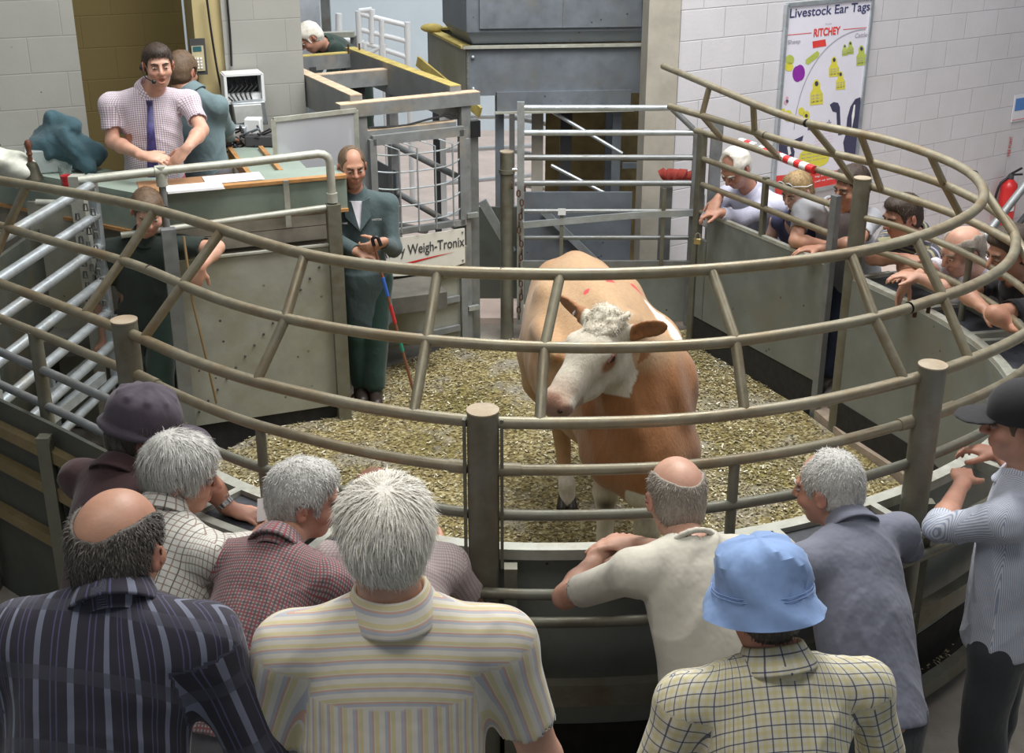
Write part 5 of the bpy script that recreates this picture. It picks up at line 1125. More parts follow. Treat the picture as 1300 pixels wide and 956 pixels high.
            pk = V(pk); fk = V([(i_*nA+k_, i_*nA+(k_+1) % nA, (i_+1)*nA+(k_+1) % nA, (i_+1)*nA+k_) for i_ in range(len(prof)-1) for k_ in range(nA)]); qk = pk-c0
            emit(pk, fk, 'collar', top[1], T, uv=np.stack([np.arctan2(qk@x_, qk@y_)*.07, qk@up2, np.ones(len(pk))], 1))
        elif sleeve != 'none':
            K = SDF(nb-.13, nb+.15, .006); up2 = vn(nu+ax*.5); x_ = vn(r-up2*(r@up2)); y_ = np.cross(up2, x_); c0 = nb-up2*.006*sc; rr = .073*sc
            for k_ in range(20):
                a0, a1 = math.pi*k_/10, math.pi*(k_+1)/10; K.cap(c0+(x_*math.cos(a0)+y_*math.sin(a0))*rr, c0+(x_*math.cos(a1)+y_*math.sin(a1))*rr, .009*sc, k=.004)
            pk, fk = K.mesh(); emit(pk, fk, 'neckband', top[1], T, uv=np.zeros((len(pk), 3)))
    # --- trousers and shoes
    if trousers is not None and foot:
        C = SDF(lo, hi, max(h, .007)); C.cap(pel-ax*.02, pel+ax*.03, .128*sc*g, .122*sc*g, k=.05, flat=f_t, q=.74)
        for hip, kn, an in foot: C.cap(hip, kn, .095*sc, .074*sc, k=.03); C.cap(kn, an+V([0,0,.04]), .074*sc, .066*sc, k=.03)
        C.ripple(.006, 22, seed+9); C.half(pel+ax*.06, ax); pt, ft = C.mesh(); pt = relax(pt, ft, 2, .4)
        q = pt-pel; emit(pt, ft, 'trousers', trousers, T, uv=np.stack([q@r, q[:, 2], np.zeros(len(pt))], 1))
        if shoe and (legs == 'stand' or pel[2] < 1.35):
            for i, (hip, kn, an) in enumerate(foot):
                S = SDF(an-.22, an+.34, .007); fz = V([an[0], an[1], an[2]-.035]); S.cap(fz-f*.03, fz+f*.15+V([0,0,-.012]), .045, .040, k=.03); S.cap(fz, an+V([0,0,.05]), .045, .05, k=.03); S.half(V([0,0,an[2]-.075]), (0,0,-1)); ps, fs_ = S.mesh(); emit(relax(ps, fs_, 2, .4), fs_, 'shoe', M['boot'], T)
    T['_hd'] = 0; del T['_hd']
    return dict(T=T, H=H, HR=HR, hc=hc, rt=rt, look=look, up=up, A=A, r=r, f=f, ft=f_t, ax=ax, nk=nk, pel=pel, sc=sc, s2=s2)
M['boot'] = plain('dark leather boot', (.035,.025,.02), .45, 0, .3, 20)
# ------------------------------------------------------------------ clothes
lc = lambda ax, per, wd, c, of=0.0, op=.85: (ax, per, wd, c, of, op)
CL = {
 'cream': cloth('cream cotton jersey', (.62,.59,.50), fleck=.05, bump=.5),
 'bluegrey': cloth('blue grey cotton', (.175,.185,.24), fleck=.08, bump=.6),
 'yellowstripe': cloth('yellow, blue and coral striped shirting', (.74,.70,.61), (lc(0,.030,.008,(.70,.61,.33)), lc(0,.030,.007,(.47,.49,.56),.012), lc(0,.030,.0035,(.66,.38,.27),.0075)), yoke=True, bump=.3),
 'darkplaid': cloth('dark blue plaid flannel', (.030,.027,.042), (lc(0,.070,.013,(.21,.23,.31)), lc(0,.070,.003,(.10,.095,.20),.028), lc(0,.070,.003,(.10,.095,.20),.040), lc(1,.15,.03,(.06,.06,.085),0,.6)), bump=.3),
 'maroon': cloth('maroon and white small check shirting', (.30,.235,.235), (lc(0,.0125,.0055,(.075,.06,.065),0,.8), lc(1,.0125,.0055,(.085,.06,.065),0,.8), lc(0,.025,.004,(.30,.05,.06),.006,.8), lc(1,.025,.004,(.30,.05,.06),.006,.6)), bump=.5),
 'whitecheck': cloth('white shirting with brown window check', (.66,.65,.60), (lc(0,.026,.0045,(.28,.19,.14)), lc(1,.026,.0045,(.28,.21,.16)), lc(0,.052,.003,(.12,.13,.10),.013)), bump=.5),
 'pinkcheck': cloth('pale pink check shirting', (.66,.58,.56), (lc(0,.014,.005,(.40,.28,.30),0,.6), lc(1,.014,.005,(.40,.28,.30),0,.6)), bump=.4),
 'yellowcheck': cloth('cream and yellow shirting with navy window check', (.72,.69,.57), (lc(0,.036,.010,(.66,.58,.25),.0,.5), lc(1,.036,.010,(.66,.58,.25),.0,.5), lc(0,.036,.0035,(.05,.06,.13),.018), lc(1,.036,.0035,(.05,.06,.13),.018)), bump=.3),
 'finestripe': cloth('fine blue and white striped shirting', (.60,.63,.70), (lc(0,.0085,.0035,(.22,.27,.40),0,.8),), bump=.55),
 'wool': cloth('dark maroon wool', (.045,.017,.020), fleck=.2, bump=.4),
 'gingham': cloth('white and purple graph check shirting', (.72,.69,.72), (lc(0,.0145,.0045,(.26,.13,.24),0,.7), lc(1,.0145,.0045,(.26,.13,.24),0,.7)), bump=.4),
 'tealcoat': cloth('teal cotton coat', (.145,.215,.235), bump=.5), 'slate': cloth('slate green warehouse coat', (.062,.095,.10), fleck=.1, bump=.6),
 'green': cloth('dark green boiler suit', (.018,.040,.030), fleck=.2, bump=.5), 'dgreen': cloth('dark green trousers', (.016,.050,.040), fleck=.2, bump=.5), 'black_green': cloth('near black green polo', (.014,.024,.019), fleck=.2, bump=.3),
 'lilac': cloth('pale lilac blue shirting', (.56,.57,.70), (lc(0,.012,.004,(.45,.47,.62),0,.6),), bump=.5), 'navy': cloth('navy jersey', (.045,.05,.12), bump=.3), 'greytee': cloth('light grey jersey', (.38,.39,.42), bump=.4),
 'polostripe': cloth('dark striped polo', (.05,.05,.065), (lc(1,.075,.018,(.32,.30,.17)), lc(1,.075,.010,(.36,.35,.42),.035)), bump=.3), 'whiteshirt': cloth('white shirting', (.68,.66,.72), bump=.5), 'black': cloth('black jersey', (.012,.010,.013), fleck=.2, bump=.3),
 'red_tr': cloth('faded red trousers', (.42,.07,.09), bump=.4), 'jeans': cloth('dark blue denim', (.04,.055,.10), fleck=.2, bump=.4), 'jeansblack': cloth('washed black denim', (.035,.042,.05), fleck=.2, bump=.5), 'grey_tr': cloth('grey trousers', (.10,.10,.11), fleck=.1, bump=.4),
 'purplecap': cloth('purple grey wool cap', (.065,.050,.070), fleck=.15, bump=.5), 'denimhat': cloth('pale blue denim', (.25,.38,.66), fleck=.14, bump=.45), 'blackcap': cloth('black cotton cap', (.012,.012,.015), fleck=.2, bump=.2), 'jacket': cloth('teal waxed jacket', (.04,.095,.12), fleck=.15, bump=.8),
 'tie': cloth('navy tie', (.035,.03,.12), (lc(1,.03,.006,(.35,.28,.30)),), bump=.1),
}
D_ = lambda x, y, z: V([x, y, z], float)
NEAR = .0065
def up_z(p, z): return V([p[0], p[1], z])
people = {}
def mk(key, *a, **k): people[key] = person(*a, **k); return people[key]
# ---- second row, leaning on the counter
def crowd_near():
    mk('cream', 'person', 'balding man in a cream T-shirt leaning on the counter with one hand over the other', P(878,690,3.64), P(905,880,3.42), -.22, P(858,634,3.82), (-.22,1,-.42), (0,.25,1), 1.08, 'fair', 'short', 'bald', ('tshirt', CL['cream']), 'short', 'stub', CL['grey_tr'],
       arms=(dict(w=P(806,690,4.05), e=P(862,706,3.90), hd=(-1,.12,-.05), pn=(0,0,-1), th=(-.2,-1,0), curl=.45), dict(w=P(771,696,4.08), e=P(717,758,3.86), hd=(.55,.75,0), pn=(.3,-.2,-1), th=(1,0,0), curl=.5)), girth=1.08, sh=.2, h=NEAR, collar=False, strand=5200, hairlen=.006, hsc=1.12)
    mk('blue', 'person', 'man in a plain blue-grey shirt leaning on the counter beside the right post', P(1080,672,3.86), P(1112,905,3.50), -.5, P(1052,622,3.98), (-.8,.6,-.25), (0,0,1), 1.08, 'ruddy', 'grey', 'thin', ('shirt', CL['bluegrey']), 'roll', 'stub', CL['jeansblack'],
       arms=(dict(w=P(1100,664,4.40), hd=(-.8,.5,0), pole=(.8,-.3,-.5)), dict(w=P(985,690,4.25), hd=(.2,1,0), pole=(-.6,-.4,-.6))), girth=1.22, sh=.205, h=NEAR, strand=5200, hairlen=.008, hsc=1.08)
    mk('cap', 'person', 'man in a black cap and fine blue striped shirt standing at the right edge', P(1300,606,4.02), P(1272,800,3.95), -1.0, P(1298,540,4.02), (-.95,.28,-.12), (0,0,1), 1.08, 'ruddy', 'mid', 'full', ('shirt', CL['finestripe']), 'roll', 'stub', CL['jeansblack'],
       arms=(dict(w=P(1268,577,4.62), e=P(1300,600,4.3), hd=(-.8,.6,0), pn=(0,0,-1), th=(-.5,-1,0), curl=.8), dict(w=P(1222,612,4.42), e=P(1192,672,4.05), hd=(.3,1,0), pn=(0,0,-1), th=(1,0,0))), girth=1.18, sh=.2, h=NEAR, strand=0, hsc=1.08, hairlen=.007)
    mk('bucket', 'person', 'man in a pale blue bucket hat and yellow check shirt in the foreground', P(985,846,2.62), P(985,1100,2.45), -.12, P(966,766,2.70), (-.4,1,-.32), (0,0,1), 1.10, 'ruddy', 'salt', 'full', ('shirt', CL['yellowcheck']), 'short', 'stub', CL['grey_tr'], girth=1.12, sh=.215, h=NEAR, strand=3500, hsc=.96, hairlen=.008)
    mk('white', 'person', 'white haired man in a pale multicoloured striped shirt in the centre foreground', P(500,777,2.02), P(500,1100,1.93), -.05, P(490,684,2.06), (-.14,1,-.25), (0,0,1), 1.03, 'fair', 'white', 'fluffy', ('shirt', CL['yellowstripe']), 'short', 'stub', CL['grey_tr'], girth=1.1, sh=.195, h=NEAR, strand=15000, hairlen=.013, hsc=.85, wr=.004)
    mk('plaid', 'person', 'balding man in a dark blue plaid shirt at the lower left', P(146,772,1.98), P(110,1100,1.88), .05, P(151,700,2.06), (.22,1,-.30), (0,0,1), .97, 'tan', 'salt', 'bald', ('shirt', CL['darkplaid']), 'long', 'stub', CL['grey_tr'], girth=1.1, sh=.185, h=NEAR, strand=9000, hairlen=.008, hsc=1.02, wr=.004)
    mk('maroon', 'person', 'grey haired man in a maroon small check shirt turning towards his neighbour', P(350,698,3.62), P(310,915,3.30), .35, P(386,636,3.80), (1,.22,-.22), (0,0,1), 1.10, 'ruddy', 'grey', 'full', ('shirt', CL['maroon']), 'short', 'stub', CL['grey_tr'],
       arms=(dict(w=P(440,720,4.1)), dict(w=P(345,672,4.2))), girth=1.25, sh=.215, h=NEAR, strand=7000, hairlen=.012, hsc=1.06, group=None)
    mk('pink', 'person', 'man in a pale pink check shirt mostly hidden behind the white haired man', P(492,690,3.95), P(505,850,3.65), .05, P(478,640,4.08), (-.35,.9,-.3), (0,0,1), 1.08, 'ruddy', 'grey', 'bald', ('shirt', CL['pinkcheck']), 'short', 'stub', CL['grey_tr'],
       arms=(dict(w=P(555,700,4.2)), dict(w=P(430,700,4.2))), girth=1.2, sh=.20, h=.008, strand=3000, hsc=1.05)
    mk('check', 'person', 'grey haired man in a white check shirt with a steel watch on his wrist', P(205,655,3.80), P(215,850,3.60), .60, P(231,604,3.90), (1,.10,-.24), (0,0,1), 1.10, 'ruddy', 'grey', 'fluffy', ('shirt', CL['whitecheck']), 'short', 'stub', CL['grey_tr'],
       arms=(dict(w=P(350,662,4.32), e=P(330,690,4.05), hd=(-.2,1,0), pn=(0,0,-1), th=(-1,0,0)), dict(w=P(292,646,4.42), e=P(262,612,4.45), hd=(.9,-.35,-.1), pn=(0,0,-1), th=(.3,1,0), curl=.3)), girth=1.25, sh=.205, h=NEAR, strand=7500, hairlen=.014, hsc=1.06)
    mk('flatcap', 'person', 'man in a purple-grey cap and dark maroon jumper at the left of the counter', P(150,604,4.05), P(140,760,3.85), .65, P(184,552,4.16), (1,.30,-.32), (0,0,1), 1.12, 'ruddy', 'salt', 'full', ('jumper', CL['wool']), 'long', 'stub', CL['grey_tr'],
       arms=(dict(w=P(225,625,4.5)), dict(w=P(196,588,4.42), e=P(215,612,4.45), hd=(-.2,-.3,1), curl=1.1, pn=(-.5,-.3,-.3))), girth=1.25, sh=.21, h=NEAR, strand=1500, hsc=1.08)
crowd_near()
# ---- far side and rostrum
def crowd_far():
    Pp = people
    mk('auct', 'person', 'auctioneer in a purple check shirt and navy tie standing at the green desk', P(190,116,7.90), P(196,222,7.92), math.pi-.22, P(201,84,7.80), (.38,-.92,-.10), (0,0,1), 1.08, 'fair', 'dark', 'full', ('shirt', CL['gingham']), 'short', 'stub', CL['red_tr'],
       arms=(dict(w=P(182,198,7.55), e=P(143,180,7.80), hd=(1,-.05,-.1), pn=(0,.3,-1), th=(0,1,.5), curl=.7), dict(w=P(236,190,7.55), e=P(256,165,7.80), hd=(-.75,-.2,-.75), pn=(0,.8,-.4), th=(-.5,.5,.4), curl=.6)), girth=1.12, sh=.225, h=.0075, mouth=.018, hsc=1.0, hairlen=.008, strand=2500)
    mk('teal', 'person', 'man in a teal coat with his back turned, standing behind the auctioneer', P(243,118,8.35), P(262,215,8.35), .55, P(232,92,8.40), (.35,.9,-.25), (0,0,1), 1.06, 'tan', 'mid', 'thin', ('coat', CL['tealcoat']), 'long', 'stub', CL['grey_tr'], arms=(dict(w=P(292,175,8.75)), dict(w=P(250,180,8.8))), girth=1.15, sh=.20, h=.009)
    mk('stoop', 'person', 'white haired man in dark green bending down behind the weighing crate', P(412,56,11.3), P(452,82,11.6), -2.1, P(394,48,11.15), (-.75,-.35,-.75), (0,0,1), 1.05, 'ruddy', 'white', 'full', ('jacket', CL['green']), 'long', 'stub', CL['green'], arms=(dict(w=P(398,100,11.0)), dict(w=P(385,96,11.2))), girth=1.1, h=.010)
    mk('handler', 'person', 'young man in dark green standing beside the open left gate', P(184,302,7.24), P(184,400,7.28), math.pi-.2, P(188,269,7.18), (.30,-.9,-.45), (0,0,1), 1.06, 'fair', 'mid', 'full', ('shirt', CL['black_green']), 'short', 'stand', CL['green'],
       arms=(None, dict(w=P(254,340,7.0), e=P(276,314,7.2), hd=(-.35,-.1,-1), pn=(-.3,.8,0), curl=.7)), girth=1.05, sh=.2, h=.008, feet=[G(165,575,0), G(205,575,0)], hsc=1.05, strand=1500, hairlen=.008)
    mk('clerk', 'person', 'man in a slate green warehouse coat holding a cane, standing in the ring', P(451,247,8.0), P(462,348,8.0), math.pi-.18, P(447,213,7.95), (.33,-.93,-.16), (0,0,1), 1.05, 'tan', 'mid', 'thin', ('coat', CL['slate']), 'long', 'stand', CL['dgreen'],
       arms=(dict(w=P(455,320,7.70), e=P(415,300,7.9), hd=(1,-.1,-.2), pn=(0,.3,-1), curl=.9), dict(w=P(484,308,7.68), pole=(.25,.5,-1), hd=(-.9,-.2,-.35), pn=(.1,.9,-.3), th=(-.3,-.2,.8), curl=1.3)), girth=1.02, sh=.2, h=.008, skirt=.36, feet=[up_z(P(458,492,7.95), .08), up_z(P(476,490,7.9), .08)], hsc=1.04, hairlen=.005)
    mk('old', 'person', 'elderly white haired man in a pale lilac shirt leaning over the padlocked gate', P(953,243,8.95), P(978,330,9.15), -2.35, P(934,214,8.85), (-.55,-.55,-.62), (0,0,1), 1.10, 'ruddy', 'white', 'thin', ('shirt', CL['lilac']), 'long', 'stub', CL['grey_tr'],
       arms=(dict(w=P(912,252,8.72), hd=(-.5,-.5,-.7), curl=1.0, pole=(-.2,.5,-.8)), dict(w=P(915,270,8.66), e=P(938,278,8.75), hd=(-1,0,-.1), curl=1.0)), girth=1.1, sh=.21, h=.008, hsc=1.08)
    mk('woman', 'person', 'young woman with tied back blond hair in a navy vest top, sunglasses on her head', P(1014,276,8.35), P(1022,355,8.55), -2.45, P(1012,243,8.25), (-.70,-.55,-.42), (0,0,1), 1.0, 'pale', 'blond', 'full', ('vest', CL['navy']), 'none', 'stub', CL['jeans'], arms=(dict(w=P(990,330,8.3)), dict(w=P(1040,330,8.2))), girth=.9, sh=.17, h=.008, tail=True, hsc=1.08, strand=2500, hairlen=.008)
    mk('grey', 'person', 'dark haired man in a light grey T-shirt with folded arms on the barrier', P(1060,262,8.02), P(1085,350,8.35), -2.65, P(1082,238,7.93), (-.85,-.42,-.30), (0,0,1), 1.10, 'tan', 'dark', 'full', ('tshirt', CL['greytee']), 'short', 'stand', CL['jeans'],
       arms=(dict(w=P(1052,312,7.82), e=P(1010,306,7.98), hd=(1,0,0), curl=.6), dict(w=P(1040,316,7.75), e=P(1088,308,7.7), hd=(-1,0,0), curl=.6)), girth=1.15, sh=.21, h=.008, collar=False, hsc=1.06, strand=1500, hairlen=.008)
    mk('polo', 'person', 'dark haired man in a striped polo shirt with folded arms on the far counter', P(1162,300,7.55), P(1195,370,7.7), -2.1, P(1146,276,7.45), (-.9,-.32,-.28), (0,0,1), 1.10, 'tan', 'dark', 'full', ('polo', CL['polostripe']), 'short', 'stub', CL['jeans'],
       arms=(dict(w=P(1150,328,7.22), e=P(1108,328,7.45), hd=(1,-.3,0), curl=.5), dict(w=P(1165,345,7.05), e=P(1148,340,7.3), hd=(-.8,-.3,0), curl=.5)), girth=1.1, sh=.2, h=.008, hsc=1.06, strand=1500, hairlen=.008)
    mk('bald', 'person', 'bald man in a white shirt with one hand hanging over the far counter', P(1243,345,7.0), P(1275,420,7.1), -1.9, P(1222,320,6.92), (-.88,-.30,-.35), (0,0,1), 1.10, 'fair', 'short', 'bald', ('shirt', CL['whiteshirt']), 'roll', 'stub', CL['grey_tr'],
       arms=(dict(w=P(1152,356,6.9), e=P(1190,340,7.05), hd=(-.45,-.15,-1), pn=(.6,-.6,0), curl=.35), dict(w=P(1165,352,6.82), e=P(1215,372,6.75), hd=(-1,.2,.1), curl=.8)), girth=1.1, sh=.2, h=.008, hsc=1.1)
    mk('dark', 'person', 'man in a black shirt resting his arms on the far counter beside the bald man', P(1292,360,6.5), P(1330,450,6.6), -1.75, P(1283,322,6.45), (-.9,-.2,-.3), (0,0,1), 1.10, 'tan', 'dark', 'full', ('shirt', CL['black']), 'short', 'stub', CL['jeans'],
       arms=(dict(w=P(1250,392,6.3), e=P(1225,372,6.5), hd=(.6,-.7,-.2)), dict(w=P(1285,415,6.1), e=P(1262,398,6.15), hd=(.3,-.8,.1))), girth=1.1, sh=.2, h=.008, hsc=1.1)
crowd_far()
# ------------------------------------------------------------------ things worn and held
def dome(p, prof, m, name, lab, cat, tilt=0.0, dy=-.012, dz=0.0, ry=1.15, seed=1, wob=.004, segs=48, th=.004):
    H = p['H']; r = np.random.default_rng(seed); ph = r.uniform(0, 6, 4); vs = []; n = segs
    def ringpts(rad, z, k):
        out = []
        for i in range(n):
            a = 2*math.pi*i/n; w_ = wob*(math.sin(3*a+ph[0]+z*40)+.6*math.sin(7*a+ph[1]+z*90)+.4*math.sin(11*a+ph[2]-z*60)); R_ = rad+w_*min(1, rad*14)
            x, y = R_*math.cos(a), R_*math.sin(a)*ry; out.append(H(x, y+dy, z+dz+tilt*y+w_*.4))
        return out
    for k, (rad, z) in enumerate(prof): vs += ringpts(rad, z, k)
    k0 = len(prof)
    for k, (rad, z) in enumerate(reversed(prof)): vs += ringpts(max(rad-th, .001), z-th*.3, k)
    m_ = 2*k0; fs = [(i*n+k, i*n+(k+1) % n, (i+1)*n+(k+1) % n, (i+1)*n+k) for i in range(m_-1) for k in range(n)]+[tuple(range(n-1, -1, -1)), tuple(range((m_-1)*n, m_*n))]
    T = thing(name, H(0, dy, dz+prof[0][1]), lab, cat); return T, MB().add(vs, fs)
def hats():
    p = people['bucket']
    prof = [(.004,.150),(.03,.150),(.06,.146),(.082,.137),(.098,.120),(.107,.098),(.112,.07),(.115,.040),(.118,.026),(.125,.010),(.134,-.008),(.141,-.024),(.144,-.030)]
    T, mb = dome(p, prof, None, 'bucket_hat', 'pale blue denim bucket hat on the man in the yellow check shirt', 'hat', seed=3, wob=.006, ry=1.10, dz=.016)
    mb.build('hat_body', CL['denimhat'], T)
    sb = MB(); H = p['H']
    for z, r_ in ((.036,.117), (.028,.119)):
        sb = MB(); sb.tube([H(r_*math.cos(a), -.012+r_*1.10*math.sin(a), z+.016) for a in np.linspace(0, 2*math.pi, 49)], .0013, 6); sb.build('seam', CL['denimhat'], T)
    p = people['flatcap']; H = p['H']; HR = p['HR']; s2 = p['s2']
    S = SDF(H(0,0,.06)-.24, H(0,0,.06)+.24, .0055); S.ell(H(0,-.015,.065), V([.100,.118,.085])*s2, HR, k=.03); S.ell(H(0,-.02,.10), V([.092,.105,.060])*s2, HR, k=.03); S.half(H(0,0,.012), -p['up']+p['look']*.1)
    for a in np.linspace(0, 2*math.pi, 37)[:-1]: S.cap(H(.104*math.cos(a), -.014+.122*math.sin(a), .028), H(.104*math.cos(a+.18), -.014+.122*math.sin(a+.18), .028), .011*s2, k=.012)
    S.ell(H(0,.140,.018), V([.080,.065,.010])*s2, HR, k=.02); S.cap(H(0,-.02,.155), H(0,-.02,.160), .012, k=.02)
    for a in np.linspace(0, 2*math.pi, 10)[:-1]: S.cap(H(.015*math.cos(a), -.02+.015*math.sin(a), .160), H(.075*math.cos(a), -.02+.085*math.sin(a), .135), .004, .010, k=.016)
    S.ripple(.004, 45, 4); pv, pf = S.mesh(); T = thing('cap', H(0,0,.02), 'purple-grey wool cap with short peak on the man in the maroon jumper', 'cap'); emit(relax(pv, pf, 2, .4), pf, 'cap_body', CL['purplecap'], T, uv=np.zeros((len(pv), 3)))
    p = people['cap']; H = p['H']; HR = p['HR']; s2 = p['s2']
    S = SDF(H(0,0,.06)-.26, H(0,0,.06)+.26, .0055); S.ell(H(0,-.012,.052), V([.098,.119,.101])*s2, HR, k=.03); S.half(H(0,0,.030), -p['up']); pv, pf = S.mesh()
    T = thing('cap', H(0,0,.02), 'black baseball cap on the man in the fine striped shirt', 'cap'); emit(relax(pv, pf, 2, .4), pf, 'crown', CL['blackcap'], T, uv=np.zeros((len(pv), 3)))
    S = SDF(H(0,.12,.03)-.16, H(0,.12,.03)+.16, .005); S.ell(H(0,.118,.036), V([.078,.082,.0075])*s2, HR, k=.01); pv, pf = S.mesh(); emit(relax(pv, pf, 2, .4), pf, 'peak', CL['blackcap'], T, uv=np.zeros((len(pv), 3)))
    MB().ball(H(0,-.012,.15), .008, 6).build('button', CL['blackcap'], T)
    # headset of the auctioneer
    p = people['auct']; H = p['H']; T = thing('headset_microphone', H(.08,0,0), 'thin black headset microphone worn by the auctioneer', 'headset')
    MB().tube(spline([H(.09,-.02,.02), H(.094,.02,-.015), H(.082,.065,-.045), H(.05,.108,-.058)], .02), .0035, 8).build('boom', M['black'], T); MB().ball(H(.046,.114,-.058), .014, 8).build('foam_tip', M['black'], T); MB().ball(H(.094,-.01,-.005), (.012,.018,.018), 8).build('ear_piece', M['black'], T)
    MB().tube(spline([H(.09,-.02,.02), H(.075,-.10,.02), H(0,-.125,.02), H(-.075,-.10,.02), H(-.09,-.02,.02)], .03), .0035, 8).build('neck_band', M['black'], T)
    # tie
    ft, ax, r, nk, pel = p['ft'], p['ax'], p['r'], p['nk'], p['pel']; L = np.linalg.norm(nk-pel)
    T = thing('tie', nk+ft*.1, 'navy patterned tie on the auctioneer', 'tie'); mb = MB(); n = 16; rows = []
    for i in range(n+1):
        t = i/n; c = nk-ax*(.045+t*.50)+ft*(.085+.105*min(1, t*3.0)-.012*t)-r*(.004)+ft*.012*math.sin(t*3); w_ = .016+.022*min(1, t*1.1) if t < .93 else .036*(1-t)/.07
        rows += [c-r*w_+ft*.012, c+ft*.020, c+r*w_+ft*.012, c+r*w_+ft*.0, c, c-r*w_]
    fs = [(i*6+k, i*6+(k+1) % 6, (i+1)*6+(k+1) % 6, (i+1)*6+k) for i in range(n) for k in range(6)]; mb.add(rows, fs); mb.build('blade', plain('navy silk with dots', (.04,.035,.15), .5, 0, .5, 45), T)
    MB().lathe(nk-ax*.055+ft*.105, [(.012,-.025),(.02,.012),(.022,.02)], 10, ax).build('knot', plain('navy silk', (.035,.03,.12), .5), T)
    # watch
    p = people['check']; a = p['A'][1]; w = a[2]; d = vn(a[2]-a[1]); T = thing('wrist_watch', w, 'steel wrist watch on the wrist of the man in the white check shirt', 'watch'); c = w-d*.03
    MB().tube([c-d*.010, c+d*.010], .036, 20).build('bracelet', M['chrome'], T); MB().cyl(c+V([0,0,.030]), c+V([0,0,.042]), .019, 18).build('watch_face', M['chrome'], T)
    # white slip of paper in his other hand
    o = MB().box(V(G(336,655,1.12))+V([0,0,.03]), (.055,.003,.09), (.9,.3,0), None, (0,.5,.86)).build('paper_slip', M['paper'], smooth=False); tag(o, 'small white slip of paper held over the counter beside the steel watch', 'paper')
    # belt
    p = people['cap']; c = p['pel']+p['ax']*.02; T = MB(); pts = [c+p['r']*.182*math.cos(a)+p['ft']*.140*math.sin(a) for a in np.linspace(0, 2*math.pi, 41)]; pass
    # cane of the clerk
    a, b = V(P(476,316,7.62)), V(G(530,515,.0)); b[1] = b[1]; T = thing('cane', b, 'brown cane with blue, red and green tape bands held by the clerk', 'cane'); at = lambda t: a+(b-a)*t
    MB().tube([at(-.02), at(1)], .010, 10).build('shaft', plain('brown cane', (.27,.11,.06), .5), T); MB().tube(spline([at(-.02), at(-.05)+V([.0,0,.01]), at(-.05)+V([.03,0,.02]), at(-.02)+V([.045,0,.0])], .01), .012, 10).build('crook', M['black'], T)
    for t0, c_, nm in ((.17,(.05,.16,.62),'blue'), (.34,(.62,.04,.05),'red'), (.52,(.03,.30,.20),'green')): MB().tube([at(t0), at(t0+.115)], .0125, 10).build('tape_band', plain(nm+' tape', c_, .5), T)['label'] = nm+' tape band'
    # handler's stick
    o = MB().tube([P(233,300,7.08), P(244,380,7.0), P(262,455,7.0), P(275,512,7.02)], .008, 8).build('stick', plain('thin brown stick', (.22,.15,.07), .6)); tag(o, 'thin brown stick held down in front of the pale panelling', 'stick')
    # sunglasses on the woman's hair
    p = people['woman']; H = p['H']; T = thing('sunglasses', H(0,.07,.12), 'dark sunglasses with white rims pushed up on the young woman hair', 'sunglasses')
    for sg in (1, -1):
        MB().tube([H(sg*.032+.026*math.cos(a), .085-.035*0+.0, .105+.02*math.sin(a)) for a in np.linspace(0, 2*math.pi, 17)], .004, 6).build('rim', M['white'], T); MB().ball(H(sg*.032,.084,.105), (.022,.012,.018), 8).build('lens', M['black'], T); MB().tube([H(sg*.06,.08,.105), H(sg*.095,.0,.06), H(sg*.09,-.05,.04)], .003, 6).build('temple', M['white'], T)
    # watch and cuff for old man
    p = people['old']; a = p['A'][0]; d = vn(a[2]-a[1]); MBw = MB().tube([a[2]-d*.03, a[2]-d*.012], .037, 18); o = MBw.build('watch_strap', M['dark']); tag(o, 'dark watch strap on the wrist of the elderly man in lilac', 'watch')
    # jeans leg and white shoe seen in the gap of the barrier
    # badge text on clerk coat
    p = people['clerk']; c = p['nk']-p['ax']*.14+p['ft']*.155-p['r']*.085; text('LIVESTOCK', c, vn(-p['r']*1.0), p['ax'], .065, .012, M['paper'], p['T'], name='breast_badge', th=.004)
    c = p['nk']-p['ax']*.155+p['ft']*.158+p['r']*.145; text('COUNTY MART', c, vn(-p['r']*1.0), p['ax'], .07, .012, M['paper'], p['T'], name='breast_badge', th=.004)
def clerk_collar():
    p = people['clerk']; H = p['H']; ft, ax, r, nk = p['ft'], p['ax'], p['r'], p['nk']
    c = nk-ax*.02+ft*.105; mb = MB()
    b = nk-ax*.20+ft*.152; o = ft*.012
    MB().add([c+r*.05, c-r*.05, b, c+r*.05-ft*.03, c-r*.05-ft*.03, b-ft*.03], [(0,1,2),(5,4,3),(0,2,5,3),(1,4,5,2),(0,3,4,1)]).build('shirt_front', CL['whiteshirt'], p['T'], smooth=False)
    for sg in (1, -1):
        q = [c+r*sg*.035+o, c+r*sg*.085+ax*.02, c+r*sg*.085-ax*.10+ft*.015, b+o-ax*.01]; MB().add([*q, *[v-ft*.012 for v in q]], [(0,1,2,3),(7,6,5,4),(0,4,5,1),(1,5,6,2),(2,6,7,3),(3,7,4,0)]).build('lapel', CL['slate'], p['T'], smooth=False)
clerk_collar()
hats()
